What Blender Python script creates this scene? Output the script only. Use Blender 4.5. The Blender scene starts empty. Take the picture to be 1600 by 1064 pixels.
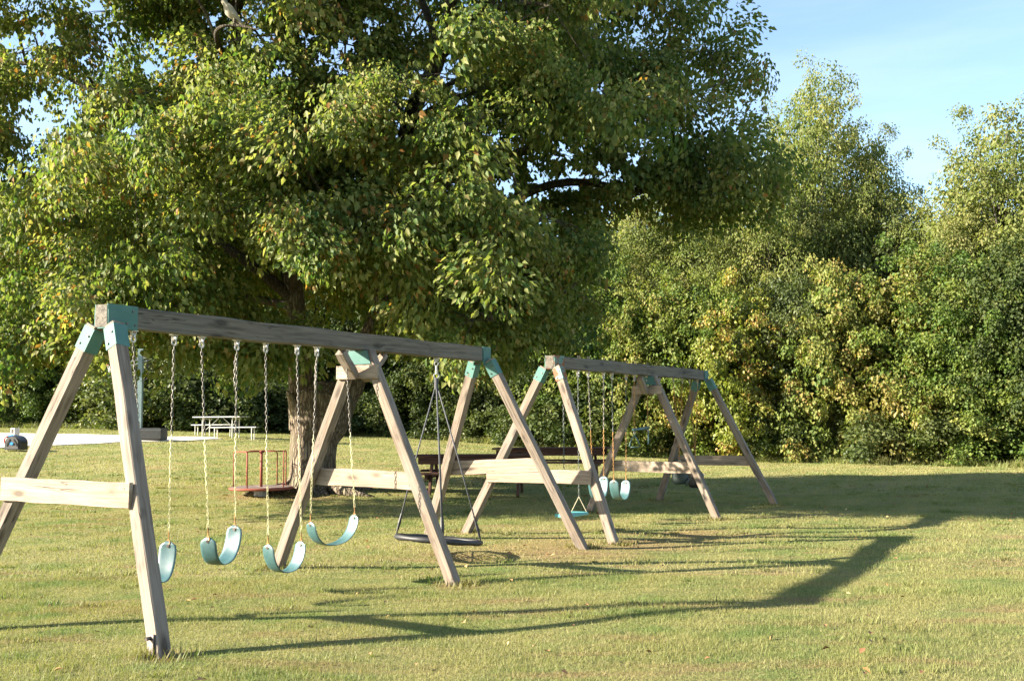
import bpy, bmesh, math, random
import numpy as np
from mathutils import Vector, Matrix, noise as mnoise
R = math.radians
rng = np.random.default_rng(7)
random.seed(7)
scn = bpy.context.scene
col = scn.collection

# ------------------------------------------------------------------ camera
F_PX, PITCH, ROLL, CAM_H = 1611.57, R(4.49), -0.008, 1.6
cp, sp, cr, sr = math.cos(PITCH), math.sin(PITCH), math.cos(ROLL), math.sin(ROLL)
fwd, rgt0, up0 = Vector((0, cp, sp)), Vector((1, 0, 0)), Vector((0, -sp, cp))
rgt = rgt0 * cr + up0 * sr
upv = up0 * cr - rgt0 * sr
cam = bpy.data.cameras.new('camera')
cam.sensor_width = 36.0
cam.lens = 36.0 * F_PX / 1600.0
cam.clip_end = 5000
co = bpy.data.objects.new('camera', cam)
col.objects.link(co)
co.matrix_world = Matrix(((rgt.x, upv.x, -fwd.x, 0), (rgt.y, upv.y, -fwd.y, 0), (rgt.z, upv.z, -fwd.z, CAM_H), (0, 0, 0, 1)))
scn.camera = co

# ------------------------------------------------------------------ light
SUN_EL, SUN_AZ = R(23.4), R(260.3)          # azimuth clockwise from +Y, where the sun stands
world = bpy.data.worlds.new('World')
scn.world = world
world.use_nodes = True
wn, wl = world.node_tree.nodes, world.node_tree.links
sky = wn.new('ShaderNodeTexSky')
sky.sky_type = 'NISHITA'
sky.sun_disc = False
sky.sun_elevation = SUN_EL
sky.sun_rotation = SUN_AZ
sky.air_density, sky.dust_density, sky.ozone_density = 1.0, 0.5, 1.6
tcw = wn.new('ShaderNodeTexCoord'); mpw = wn.new('ShaderNodeMapping'); mpw.inputs['Scale'].default_value = (1.5, 1.5, 9.0)
mpw.inputs['Rotation'].default_value = (.15, .1, 0)
nzw = wn.new('ShaderNodeTexNoise'); nzw.inputs['Scale'].default_value = 1.6; nzw.inputs['Detail'].default_value = 7; nzw.inputs['Roughness'].default_value = .6
rpw = wn.new('ShaderNodeMapRange'); rpw.inputs[1].default_value = .42; rpw.inputs[2].default_value = .75; rpw.inputs[3].default_value = 0; rpw.inputs[4].default_value = .13
mxw = wn.new('ShaderNodeMix'); mxw.data_type = 'RGBA'; mxw.inputs[7].default_value = (5.2, 5.6, 6.0, 1)      # thin high cirrus
wl.new(tcw.outputs['Generated'], mpw.inputs[0]); wl.new(mpw.outputs[0], nzw.inputs['Vector']); wl.new(nzw.outputs[0], rpw.inputs[0])
wl.new(rpw.outputs[0], mxw.inputs[0]); wl.new(sky.outputs[0], mxw.inputs[6]); wl.new(mxw.outputs[2], wn['Background'].inputs[0])
wn['Background'].inputs[1].default_value = 0.072
sun = bpy.data.lights.new('sun', 'SUN')
sun.energy = 5.0
sun.angle = R(0.55)
sun.color = (1.0, 0.90, 0.74)
so = bpy.data.objects.new('sun', sun)
col.objects.link(so)
to_sun = Vector((math.sin(SUN_AZ) * math.cos(SUN_EL), math.cos(SUN_AZ) * math.cos(SUN_EL), math.sin(SUN_EL)))
so.rotation_euler = to_sun.to_track_quat('Z', 'Y').to_euler()
so.location = (-40, -10, 30)
scn.view_settings.view_transform = 'Standard'
scn.view_settings.look = 'None'
scn.view_settings.exposure = 2.25
scn.view_settings.gamma = 1.0
scn.view_settings.use_curve_mapping = False
scn.render.engine = 'CYCLES'
scn.cycles.max_bounces = 8
scn.cycles.transparent_max_bounces = 8
scn.cycles.use_denoising = True

# ------------------------------------------------------------------ terrain function
_A = np.array([-.9, -.5, -.28, -.137, -.06, .1, .25, .9])
_Z = np.array([1.7, 1.5, 1.25, .95, .8, .22, 0., 0.])
_fa = np.linspace(-.9, .9, 361)
_fz = np.interp(_fa, _A, _Z)
_k = np.hanning(41); _k /= _k.sum()
_fz = np.convolve(np.pad(_fz, 20, mode='edge'), _k, 'valid')
def ground(x, y):
    x, y = np.asarray(x, float), np.asarray(y, float)
    a = np.clip(x / np.maximum(y, 1), -.9, .9)
    t = np.clip((y - 12) / 34, 0, 1)
    s = t * t * (3 - 2 * t)
    n = .022 * np.sin(x * .9 + 1.3 * np.sin(y * .35)) * np.sin(y * .8 + .5 * x) + .012 * np.sin(x * 2.1 + y * 1.3) * np.sin(y * 2.4 - x * .7)
    n = n * np.clip((y - 4) / 3, 0, 1)
    return np.interp(a, _fa, _fz) * s + n - .01
def gz(x, y): return float(ground(x, y))
def ray(px, py):
    u, v = px - 800, py - 532
    u, v = cr * u + sr * v, -sr * u + cr * v
    x, y, z = u / F_PX, 1.0, -v / F_PX
    return Vector((x, y * cp - z * sp, y * sp + z * cp))
def at(px, py, Y):                                # photo pixel at a known distance -> place
    r = ray(px, py)
    return Vector((0, 0, CAM_H)) + r * (Y / r.y)
def on_ground(px, py):
    r = ray(px, py); lo = 3.0
    y = lo
    while y < 80:
        p = at(px, py, y)
        if p.z <= gz(p.x, p.y): break
        y += .05
    return at(px, py, y)

def proj(x, y, z):
    z = z - CAM_H
    d = y * cp + z * sp
    u, v = F_PX * x / d, -F_PX * (-y * sp + z * cp) / d
    return 800 + cr * u - sr * v, 532 + sr * u + cr * v
# ------------------------------------------------------------------ helpers
def tag(o, label=None, cat=None, group=None, kind=None):
    if label: o['label'] = label
    if cat: o['category'] = cat
    if group: o['group'] = group
    if kind: o['kind'] = kind
    return o
def thing(name, loc, rz=0, label=None, cat=None, group=None):
    o = bpy.data.objects.new(name, None)
    o.empty_display_size = .2
    col.objects.link(o)
    o.location = loc
    o.rotation_euler = (0, 0, rz)
    return tag(o, label, cat, group)
def link(name, me, mats, parent=None, M=None, smooth=None):
    o = bpy.data.objects.new(name, me)
    col.objects.link(o)
    if not isinstance(mats, (list, tuple)): mats = [mats]
    for m in mats:
        if m and m.name not in [q.name for q in me.materials if q]: me.materials.append(m)
    if parent is not None: o.parent = parent
    if M is not None: o.matrix_local = M
    if smooth: me.polygons.foreach_set('use_smooth', [True] * len(me.polygons))
    return o
def np_mesh(name, V, Fc, tint=None, smooth=False):
    """V (n,3), Fc (m,3) or (m,4)"""
    V = np.ascontiguousarray(V, np.float32); Fc = np.ascontiguousarray(Fc, np.int32)
    me = bpy.data.meshes.new(name)
    k = Fc.shape[1]
    me.vertices.add(len(V)); me.vertices.foreach_set('co', V.ravel())
    me.loops.add(Fc.size); me.loops.foreach_set('vertex_index', Fc.ravel())
    me.polygons.add(len(Fc))
    me.polygons.foreach_set('loop_start', np.arange(0, Fc.size, k, dtype=np.int32))
    me.polygons.foreach_set('loop_total', np.full(len(Fc), k, np.int32))
    if smooth: me.polygons.foreach_set('use_smooth', np.ones(len(Fc), bool))
    if tint is not None:
        a = me.attributes.new('tint', 'FLOAT', 'POINT')
        a.data.foreach_set('value', np.ascontiguousarray(tint, np.float32))
    me.update(calc_edges=True)
    return me
class MB:
    """collects simple shapes into one mesh"""
    def __init__(s): s.v, s.f = [], []
    def add(s, V, Fc):
        n = len(s.v); s.v += [tuple(p) for p in V]; s.f += [tuple(i + n for i in f) for f in Fc]; return s
    def box(s, c, d, M=None, bev=0.0):
        hx, hy, hz = d[0] / 2, d[1] / 2, d[2] / 2
        if bev <= 0:
            P = [Vector((x, y, z)) for x in (-hx, hx) for y in (-hy, hy) for z in (-hz, hz)]
            Fc = [(0, 1, 3, 2), (4, 6, 7, 5), (0, 4, 5, 1), (2, 3, 7, 6), (0, 2, 6, 4), (1, 5, 7, 3)]
        else:
            b = min(bev, hx * .9, hy * .45, hz * .45)
            ring = [(hy - b, hz), (hy, hz - b), (hy, -hz + b), (hy - b, -hz), (-hy + b, -hz), (-hy, -hz + b), (-hy, hz - b), (-hy + b, hz)]
            P = [Vector((x, y, z)) for x in (-hx, hx) for y, z in ring]
            Fc = [(i, i + 8, (i + 1) % 8 + 8, (i + 1) % 8) for i in range(8)] + [tuple(range(8)), tuple(range(15, 7, -1))]
        if M is not None: P = [M @ p for p in P]
        return s.add([p + Vector(c) for p in P], Fc)
    def bar(s, a, b, w, h, up=(0, 0, 1), bev=0.0):
        a, b = Vector(a), Vector(b)
        M = frame(a, b, up).to_3x3()
        return s.box((a + b) / 2, ((b - a).length, w, h), M, bev)
    def tube(s, pts, r, n=8, cap=True, closed=False):
        pts = [Vector(p) for p in pts]; m = len(pts)
        rs = r if isinstance(r, (list, tuple)) else [r] * m
        T = []
        for i in range(m):
            a = pts[(i - 1) % m] if (closed or i > 0) else pts[i]
            b = pts[(i + 1) % m] if (closed or i < m - 1) else pts[i]
            T.append((b - a).normalized())
        ref = Vector((0, 0, 1)) if abs(T[0].z) < .9 else Vector((1, 0, 0))
        nrm = (ref - T[0] * ref.dot(T[0])).normalized()
        V = []
        for i in range(m):
            nrm = nrm - T[i] * nrm.dot(T[i])
            nrm = nrm.normalized() if nrm.length > 1e-6 else T[i].orthogonal().normalized()
            bi = T[i].cross(nrm)
            for k in range(n):
                q = 2 * math.pi * k / n
                V.append(pts[i] + (nrm * math.cos(q) + bi * math.sin(q)) * rs[i])
        Fc = []
        for i in range(m if closed else m - 1):
            j = (i + 1) % m
            for k in range(n):
                l = (k + 1) % n
                Fc.append((i * n + k, i * n + l, j * n + l, j * n + k))
        if cap and not closed:
            Fc += [tuple(range(n - 1, -1, -1)), tuple((m - 1) * n + k for k in range(n))]
        return s.add(V, Fc)
    def ring(s, c, ax, R_, r, n=20, k=6, squash=None):
        ax = Vector(ax).normalized(); u = ax.orthogonal().normalized(); w = ax.cross(u)
        return s.tube([Vector(c) + (u * math.cos(2 * math.pi * i / n) + w * math.sin(2 * math.pi * i / n)) * R_ for i in range(n)], r, k, closed=True)
    def prism(s, poly, thick, M):
        """poly in local xy, extruded +-thick/2 along local z, placed by M"""
        n = len(poly)
        V = [M @ Vector((x, y, -thick / 2)) for x, y in poly] + [M @ Vector((x, y, thick / 2)) for x, y in poly]
        Fc = [tuple(range(n - 1, -1, -1)), tuple(range(n, 2 * n))] + [(i, (i + 1) % n, (i + 1) % n + n, i + n) for i in range(n)]
        return s.add(V, Fc)
    def mesh(s, name):
        me = bpy.data.meshes.new(name); me.from_pydata([tuple(p) for p in s.v], [], s.f); me.update(); return me
    def build(s, name, mat, parent=None, M=None, smooth=False):
        return link(name, s.mesh(name), mat, parent, M, smooth)
def frame(a, b, up=(0, 0, 1)):
    """matrix with local X from a to b, local Z as near to up as it goes, origin at the middle"""
    a, b, up = Vector(a), Vector(b), Vector(up)
    x = (b - a).normalized()
    z = up - x * up.dot(x)
    z = z.normalized() if z.length > 1e-5 else x.orthogonal().normalized()
    y = z.cross(x)
    m = (a + b) / 2
    return Matrix(((x.x, y.x, z.x, m.x), (x.y, y.y, z.y, m.y), (x.z, y.z, z.z, m.z), (0, 0, 0, 1)))
def timber(name, a, b, w, h, up, mat, parent, warp=.0025, bev=.008, segs=9, notch=0):
    """a sawn timber: bevelled, slightly uneven, grain along its own X"""
    a, b = Vector(a), Vector(b)
    L = (b - a).length
    hy, hz = w / 2, h / 2
    ring = [(hy - bev, hz), (hy, hz - bev), (hy, -hz + bev), (hy - bev, -hz), (-hy + bev, -hz), (-hy, -hz + bev), (-hy, hz - bev), (-hy + bev, hz)]
    V, Fc = [], []
    for i in range(segs + 1):
        x = -L / 2 + L * i / segs
        oy, oz = random.gauss(0, warp), random.gauss(0, warp)
        for k, (y, z) in enumerate(ring):
            V.append((x, y + oy + random.gauss(0, warp * .5), z + oz + random.gauss(0, warp * .5)))
    for i in range(segs):
        for k in range(8):
            l = (k + 1) % 8
            Fc.append((i * 8 + k, i * 8 + 8 + k, i * 8 + 8 + l, i * 8 + l))
    Fc += [tuple(range(8)), tuple(segs * 8 + k for k in range(7, -1, -1))]
    me = bpy.data.meshes.new(name); me.from_pydata(V, [], Fc); me.update()
    return link(name, me, mat, parent, frame(a, b, up))

# ------------------------------------------------------------------ materials
class NT:
    def __init__(s, name):
        s.m = bpy.data.materials.new(name); s.m.use_nodes = True
        s.t = s.m.node_tree; s.n = s.t.nodes; s.l = s.t.links
        s.b = s.n['Principled BSDF']; s.out = s.n['Material Output']
    def new(s, t, **kw):
        n = s.n.new('ShaderNode' + t)
        for k, v in kw.items():
            if k in n.inputs: n.inputs[k].default_value = v
            else: setattr(n, k, v)
        return n
    def ramp(s, fac, stops):
        r = s.new('ValToRGB'); s.l.new(fac, r.inputs[0])
        e = r.color_ramp.elements
        while len(e) < len(stops): e.new(.5)
        for i, (p, c) in enumerate(stops):
            e[i].position = p; e[i].color = tuple(c) + (1,) if not isinstance(c, (int, float)) else (c, c, c, 1)
        return r.outputs[0]
    def noise(s, vec, scale, detail=4, rough=.55, out=0):
        n = s.new('TexNoise'); n.inputs['Scale'].default_value = scale; n.inputs['Detail'].default_value = detail; n.inputs['Roughness'].default_value = rough
        if vec is not None: s.l.new(vec, n.inputs['Vector'])
        return n.outputs[out]
    def mapping(s, vec, scale=(1, 1, 1), loc=(0, 0, 0), rot=(0, 0, 0)):
        n = s.new('Mapping'); n.inputs['Scale'].default_value = scale; n.inputs['Location'].default_value = loc; n.inputs['Rotation'].default_value = rot
        s.l.new(vec, n.inputs['Vector']); return n.outputs[0]
    def mix(s, fac, a, b, mode='MIX'):
        n = s.new('Mix', data_type='RGBA', blend_type=mode)
        for sock, v in ((n.inputs[0], fac), (n.inputs[6], a), (n.inputs[7], b)):
            if hasattr(v, 'is_linked'): s.l.new(v, sock)
            elif isinstance(v, (int, float)): sock.default_value = v
            else: sock.default_value = tuple(v) + (1,)
        return n.outputs[2]
    def math(s, op, a, b=None, c=None, clamp=False):
        n = s.new('Math', operation=op, use_clamp=clamp)
        for i, v in enumerate((a, b, c)):
            if v is None: continue
            if hasattr(v, 'is_linked'): s.l.new(v, n.inputs[i])
            else: n.inputs[i].default_value = v
        return n.outputs[0]
    def vmath(s, op, a, b=None):
        n = s.new('VectorMath', operation=op)
        for i, v in enumerate((a, b)):
            if v is None: continue
            if hasattr(v, 'is_linked'): s.l.new(v, n.inputs[i])
            else: n.inputs[i].default_value = v
        return n
    def bump(s, h, strength=.3, dist=.01):
        n = s.new('Bump'); n.inputs['Strength'].default_value = strength; n.inputs['Distance'].default_value = dist
        s.l.new(h, n.inputs['Height']); s.l.new(n.outputs[0], s.b.inputs['Normal'])
    def base(s, c):
        if hasattr(c, 'is_linked'): s.l.new(c, s.b.inputs['Base Color'])
        else: s.b.inputs['Base Color'].default_value = tuple(c) + (1,)
    def set(s, **kw):
        for k, v in kw.items():
            k = k.replace('_', ' ')
            if hasattr(v, 'is_linked'): s.l.new(v, s.b.inputs[k])
            else: s.b.inputs[k].default_value = v
        return s
def simple(name, c, rough=.5, metal=0., var=.25, scale=18, bump=.15):
    t = NT(name)
    tc = t.new('TexCoord').outputs['Object']
    n = t.noise(tc, scale, 5)
    t.base(t.mix(t.ramp(n, [(.3, 0), (.75, 1)]), [q * (1 - var) for q in c], [min(1, q * (1 + var)) for q in c]))
    t.set(Roughness=rough, Metallic=metal)
    if bump: t.bump(t.noise(tc, scale * 4, 3), bump, .004)
    return t.m
def wood(name, dark, mid, light, seed=0., silver=.35, rough=.75):
    t = NT(name)
    tc = t.new('TexCoord').outputs['Object']
    oi = t.new('ObjectInfo')
    off = t.vmath('SCALE', oi.outputs['Location']); off.inputs['Scale'].default_value = 3.7
    v = t.vmath('ADD', tc, off.outputs[0]).outputs[0]
    wob = t.noise(t.mapping(v, (1.2, 3, 3)), 1.3, 3, out=1)
    v2 = t.vmath('ADD', v, t.vmath('MULTIPLY', wob, (0.1, .05, .05)).outputs[0]).outputs[0]
    g1 = t.noise(t.mapping(v2, (1.3, 34, 34)), 1.0, 6, .6)
    g2 = t.noise(t.mapping(v2, (.7, 90, 90)), 1.0, 3, .5)
    big = t.noise(t.mapping(v, (.9, 3, 3)), 1.6, 4)
    c = t.ramp(g1, [(.28, dark), (.45, mid), (.7, light)])
    c = t.mix(t.ramp(g2, [(.35, .35), (.6, 0.)]), c, dark)
    grey = t.mix(.5, mid, (.30, .285, .26))
    c = t.mix(t.math('MULTIPLY', t.ramp(big, [(.38, 0.), (.66, 1.)]), silver), c, grey)
    # knots
    vo = t.new('TexVoronoi'); vo.inputs['Scale'].default_value = 1.0
    t.l.new(t.mapping(v2, (2.0, 6, 6)), vo.inputs['Vector'])
    kn = t.ramp(vo.outputs['Distance'], [(.10, 1.), (.16, .5), (.24, 0.)])
    c = t.mix(t.math('MULTIPLY', kn, .7), c, [q * .35 for q in dark])
    # checks (long thin cracks)
    cr_ = t.noise(t.mapping(v2, (.8, 22, 22), (7, 3, 1)), 1.0, 2, .5)
    crk = t.ramp(t.math('ABSOLUTE', t.math('SUBTRACT', cr_, .5)), [(.0, 1.), (.009, .7), (.018, 0.)])
    crk = t.math('MULTIPLY', crk, t.ramp(t.noise(t.mapping(v, (1.1, 4, 4), (2, 9, 4)), 1.0, 2), [(.50, 0.), (.60, 1.)]))
    c = t.mix(t.math('MULTIPLY', crk, .85), c, [q * .2 for q in dark])
    # mildew blotches
    st = t.noise(t.mapping(v, (1.6, 5, 5), (3, 1, 8)), 1.8, 5)
    c = t.mix(t.ramp(st, [(.56, 0.), (.72, .55)]), c, [q * .45 for q in dark])
    t.base(c)
    t.set(Roughness=rough)
    t.b.inputs['Specular IOR Level'].default_value = .25
    h = t.math('SUBTRACT', t.math('ADD', g1, t.math('MULTIPLY', g2, .5)), t.math('MULTIPLY', crk, 2.0))
    t.bump(h, .45, .004)
    return t.m
M = {}
M['timber'] = wood('weathered_timber', (.09, .062, .043), (.178, .134, .096), (.29, .24, .185), silver=.45)
M['board'] = wood('pale_board', (.155, .108, .075), (.275, .212, .152), (.375, .305, .23), silver=.2)
M['beam'] = wood('shade_darkened_beam', (.05, .042, .032), (.115, .098, .076), (.18, .155, .122), silver=.18)  # weathered wood darkened: the shade on the beam's side is in its colour
M['tablewood'] = wood('brown_painted_timber', (.035, .016, .011), (.075, .034, .022), (.12, .058, .038), silver=.05)
def painted_metal(name, c, rust_amt=.5):
    t = NT(name)
    tc = t.new('TexCoord').outputs['Object']
    n = t.noise(tc, 9, 6, .6)
    fade = t.noise(tc, 3, 3)
    cc = t.mix(t.ramp(fade, [(.35, 0.), (.7, .6)]), c, [min(1, q * 1.35 + .03) for q in c])
    r = t.ramp(n, [(rust_amt, 0.), (min(.99, rust_amt + .1), 1.)])
    cc = t.mix(r, cc, (.19, .065, .022))
    t.base(cc)
    t.set(Roughness=.62)
    t.b.inputs['Specular IOR Level'].default_value = .2
    t.bump(t.noise(tc, 60, 3), .12, .003)
    return t.m
M['teal_bracket'] = painted_metal('teal_painted_steel', (.062, .145, .125), .66)
M['rust_bracket'] = painted_metal('rusted_teal_steel', (.10, .18, .15), .44)
M['red_rail'] = painted_metal('red_painted_steel', (.21, .055, .034), .58)
M['bolt'] = simple('dark_bolt_steel', (.12, .10, .09), .45, .8, .3, 60)
M['steel'] = simple('galvanised_steel', (.40, .385, .36), .45, .75, .3, 60, .1)
M['chain_grey'] = simple('grey_chain_steel', (.17, .155, .135), .55, .45, .5, 25, .1)
M['chain_cream'] = simple('cream_coated_chain', (.70, .64, .36), .5, 0., .18, 20, .1)
M['chain_rust'] = simple('rusty_chain_steel', (.38, .20, .065), .7, .2, .5, 25, .1)
M['chain_dark'] = simple('dark_green_grey_chain', (.10, .115, .105), .6, .3, .4, 25, .1)
M['black'] = simple('black_rubber', (.02, .02, .021), .55, 0., .3, 30)
M['rope'] = simple('grey_black_rope', (.07, .072, .08), .8, 0., .5, 200, .3)
M['cream_rope'] = simple('pale_rope', (.42, .36, .24), .8, 0., .3, 120, .3)
def seat_mat():
    t = NT('teal_seat_rubber')
    tc = t.new('TexCoord').outputs['Object']
    n = t.noise(tc, 5, 5, .6); f = t.noise(t.mapping(tc, (1, 3, 1)), 22, 4)
    c = t.mix(t.ramp(n, [(.3, 0.), (.7, 1.)]), (.026, .083, .088), (.058, .122, .126))
    c = t.mix(t.ramp(f, [(.55, 0.), (.75, .45)]), c, (.13, .19, .19))
    t.base(c); t.set(Roughness=t.ramp(n, [(.3, .34), (.7, .46)]))
    t.b.inputs['Specular IOR Level'].default_value = .9
    t.bump(t.noise(tc, 150, 2), .1, .002)
    return t.m
M['seat'] = seat_mat()
M['board_seat'] = simple('sunlit_teal_seat_plastic', (.085, .33, .33), .45, 0., .15, 12, .08)  # teal made brighter to put sunlight on the flat seat into its colour
M['grey_plastic'] = simple('grey_green_plastic', (.03, .045, .042), .6, 0., .2, 15)
M['pole'] = simple('grey_green_pole_paint', (.19, .26, .265), .45, .2, .15, 8)
M['alu'] = simple('bare_aluminium', (.50, .50, .47), .4, .7, .15, 15, .05)
M['white'] = simple('white_plastic', (.75, .75, .72), .4, 0., .08, 12, .05)
M['block'] = simple('grey_concrete_block', (.44, .42, .39), .9, 0., .15, 60, .4)
M['dark_box'] = simple('black_hoop_base_plastic', (.03, .032, .03), .6, 0., .3, 10)
M['toy_black'] = simple('black_toy_plastic', (.025, .026, .028), .35, 0., .2, 10, .05)
M['toy_grey'] = simple('dark_grey_toy_plastic', (.07, .065, .062), .5, 0., .2, 10, .05)
M['toy_blue'] = simple('bright_blue_toy_plastic', (.03, .28, .72), .35, 0., .1, 10, .05)
M['toy_red'] = simple('red_toy_plastic', (.62, .03, .03), .35, 0., .1, 10, .05)
M['deck'] = simple('brown_grey_steel_deck', (.20, .15, .13), .65, .2, .3, 25, .3)
def bird_mat():
    t = NT('grey_bird_feathers')
    tc = t.new('TexCoord').outputs['Object']
    sx = t.new('SeparateXYZ'); t.l.new(tc, sx.inputs[0])
    k = t.math('ADD', sx.outputs['Z'], t.math('MULTIPLY', t.noise(tc, 30, 3), .03))
    t.base(t.mix(t.ramp(k, [(.0, 0.), (.06, 1.)]), (.34, .30, .23), (.17, .165, .15)))
    t.set(Roughness=.8)
    t.bump(t.noise(t.mapping(tc, (20, 70, 70)), 1.5, 3), .3, .004)
    return t.m
M['bird'] = bird_mat()

def leaf_mat(name, stops, transl=.38, sat=1.0, rough=.42):
    t = NT(name)
    at_ = t.new('Attribute', attribute_name='tint')
    oi = t.new('ObjectInfo')
    f = t.math('ADD', at_.outputs['Fac'], t.math('MULTIPLY', t.math('SUBTRACT', oi.outputs['Random'], .5), .16), clamp=True)
    c = t.ramp(f, stops)
    geo = t.new('NewGeometry')
    n = t.noise(geo.outputs['Position'], .55, 3)
    c = t.mix(t.ramp(n, [(.35, 0.), (.68, .45)]), c, t.mix(1.0, c, (1.18, 1.05, .82), 'MULTIPLY'))
    t.base(c); t.set(Roughness=rough)
    t.b.inputs['Specular IOR Level'].default_value = .22
    tr = t.new('BsdfTranslucent')
    t.l.new(t.mix(1.0, c, (1.15, 1.25, .6), 'MULTIPLY'), tr.inputs['Color'])
    mx = t.new('MixShader'); mx.inputs[0].default_value = transl
    t.l.new(t.b.outputs[0], mx.inputs[1]); t.l.new(tr.outputs[0], mx.inputs[2])
    t.l.new(mx.outputs[0], t.out.inputs[0])
    return t.m
M['leaf'] = leaf_mat('broadleaf_foliage', [(0., (.032, .078, .020)), (.35, (.088, .143, .036)), (.65, (.178, .208, .060)), (.9, (.285, .285, .105)), (.975, (.29, .245, .10)), (1., (.28, .15, .045))], .48, rough=.55)
M['leaf_wood'] = leaf_mat('woodland_foliage', [(0., (.030, .066, .015)), (.4, (.078, .130, .027)), (.7, (.150, .188, .043)), (.95, (.23, .23, .068)), (1., (.26, .19, .06))], rough=.55)
M['leaf_feather'] = leaf_mat('fine_pale_foliage', [(0., (.07, .11, .035)), (.5, (.15, .185, .055)), (.9, (.25, .25, .095)), (1., (.30, .25, .11))], .45, rough=.6)
M['leaf_yellow'] = leaf_mat('yellowing_foliage', [(0., (.045, .07, .012)), (.4, (.10, .145, .024)), (.7, (.18, .205, .038)), (.95, (.25, .24, .058)), (1., (.28, .18, .05))])
M['leaf_tan'] = leaf_mat('tan_tinged_foliage', [(0., (.038, .058, .014)), (.4, (.095, .11, .025)), (.7, (.175, .17, .045)), (.95, (.25, .205, .07)), (1., (.27, .17, .06))])
M['leaf_grey'] = leaf_mat('grey_green_foliage', [(0., (.03, .05, .017)), (.5, (.07, .095, .033)), (.9, (.13, .15, .055)), (1., (.18, .17, .07))])
M['leaf_dark'] = leaf_mat('dark_green_shade_foliage', [(0., (.018, .034, .009)), (.6, (.05, .075, .018)), (1., (.12, .13, .035))], .3, rough=.6)
def bark(name, dark, light, sc=1.0):
    t = NT(name)
    tc = t.new('TexCoord').outputs['Object']
    n1 = t.noise(t.mapping(tc, (9 * sc, 9 * sc, 1.6 * sc)), 1.6, 7, .65)
    n2 = t.noise(tc, 3.5, 4)
    vo = t.new('TexVoronoi', feature='DISTANCE_TO_EDGE'); vo.inputs['Scale'].default_value = 1.0
    t.l.new(t.vmath('ADD', t.mapping(tc, (16 * sc, 16 * sc, 3.2 * sc)), t.vmath('SCALE', t.noise(tc, 6, 3, out=1)).outputs[0]).outputs[0], vo.inputs['Vector'])
    e = t.ramp(vo.outputs['Distance'], [(.0, 0.), (.25, 1.)])
    c = t.mix(t.math('MULTIPLY', t.ramp(n1, [(.32, 0.), (.68, 1.)]), e), dark, light)
    c = t.mix(t.ramp(n2, [(.5, 0.), (.75, .5)]), c, (.16, .17, .10))
    t.base(c); t.set(Roughness=.9)
    t.b.inputs['Specular IOR Level'].default_value = .15
    t.bump(t.math('ADD', t.math('MULTIPLY', e, 1.0), n1), .8, .03)
    return t.m
M['bark'] = bark('furrowed_bark', (.075, .055, .038), (.37, .305, .23))
M['bark_thin'] = bark('limb_bark', (.05, .04, .03), (.19, .16, .12), 2.0)
M['bark_pale'] = bark('pale_trunk_bark', (.10, .085, .07), (.32, .28, .23), 2.0)
M['snag'] = bark('bare_broken_wood', (.22, .17, .11), (.52, .45, .34), 2.0)

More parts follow.
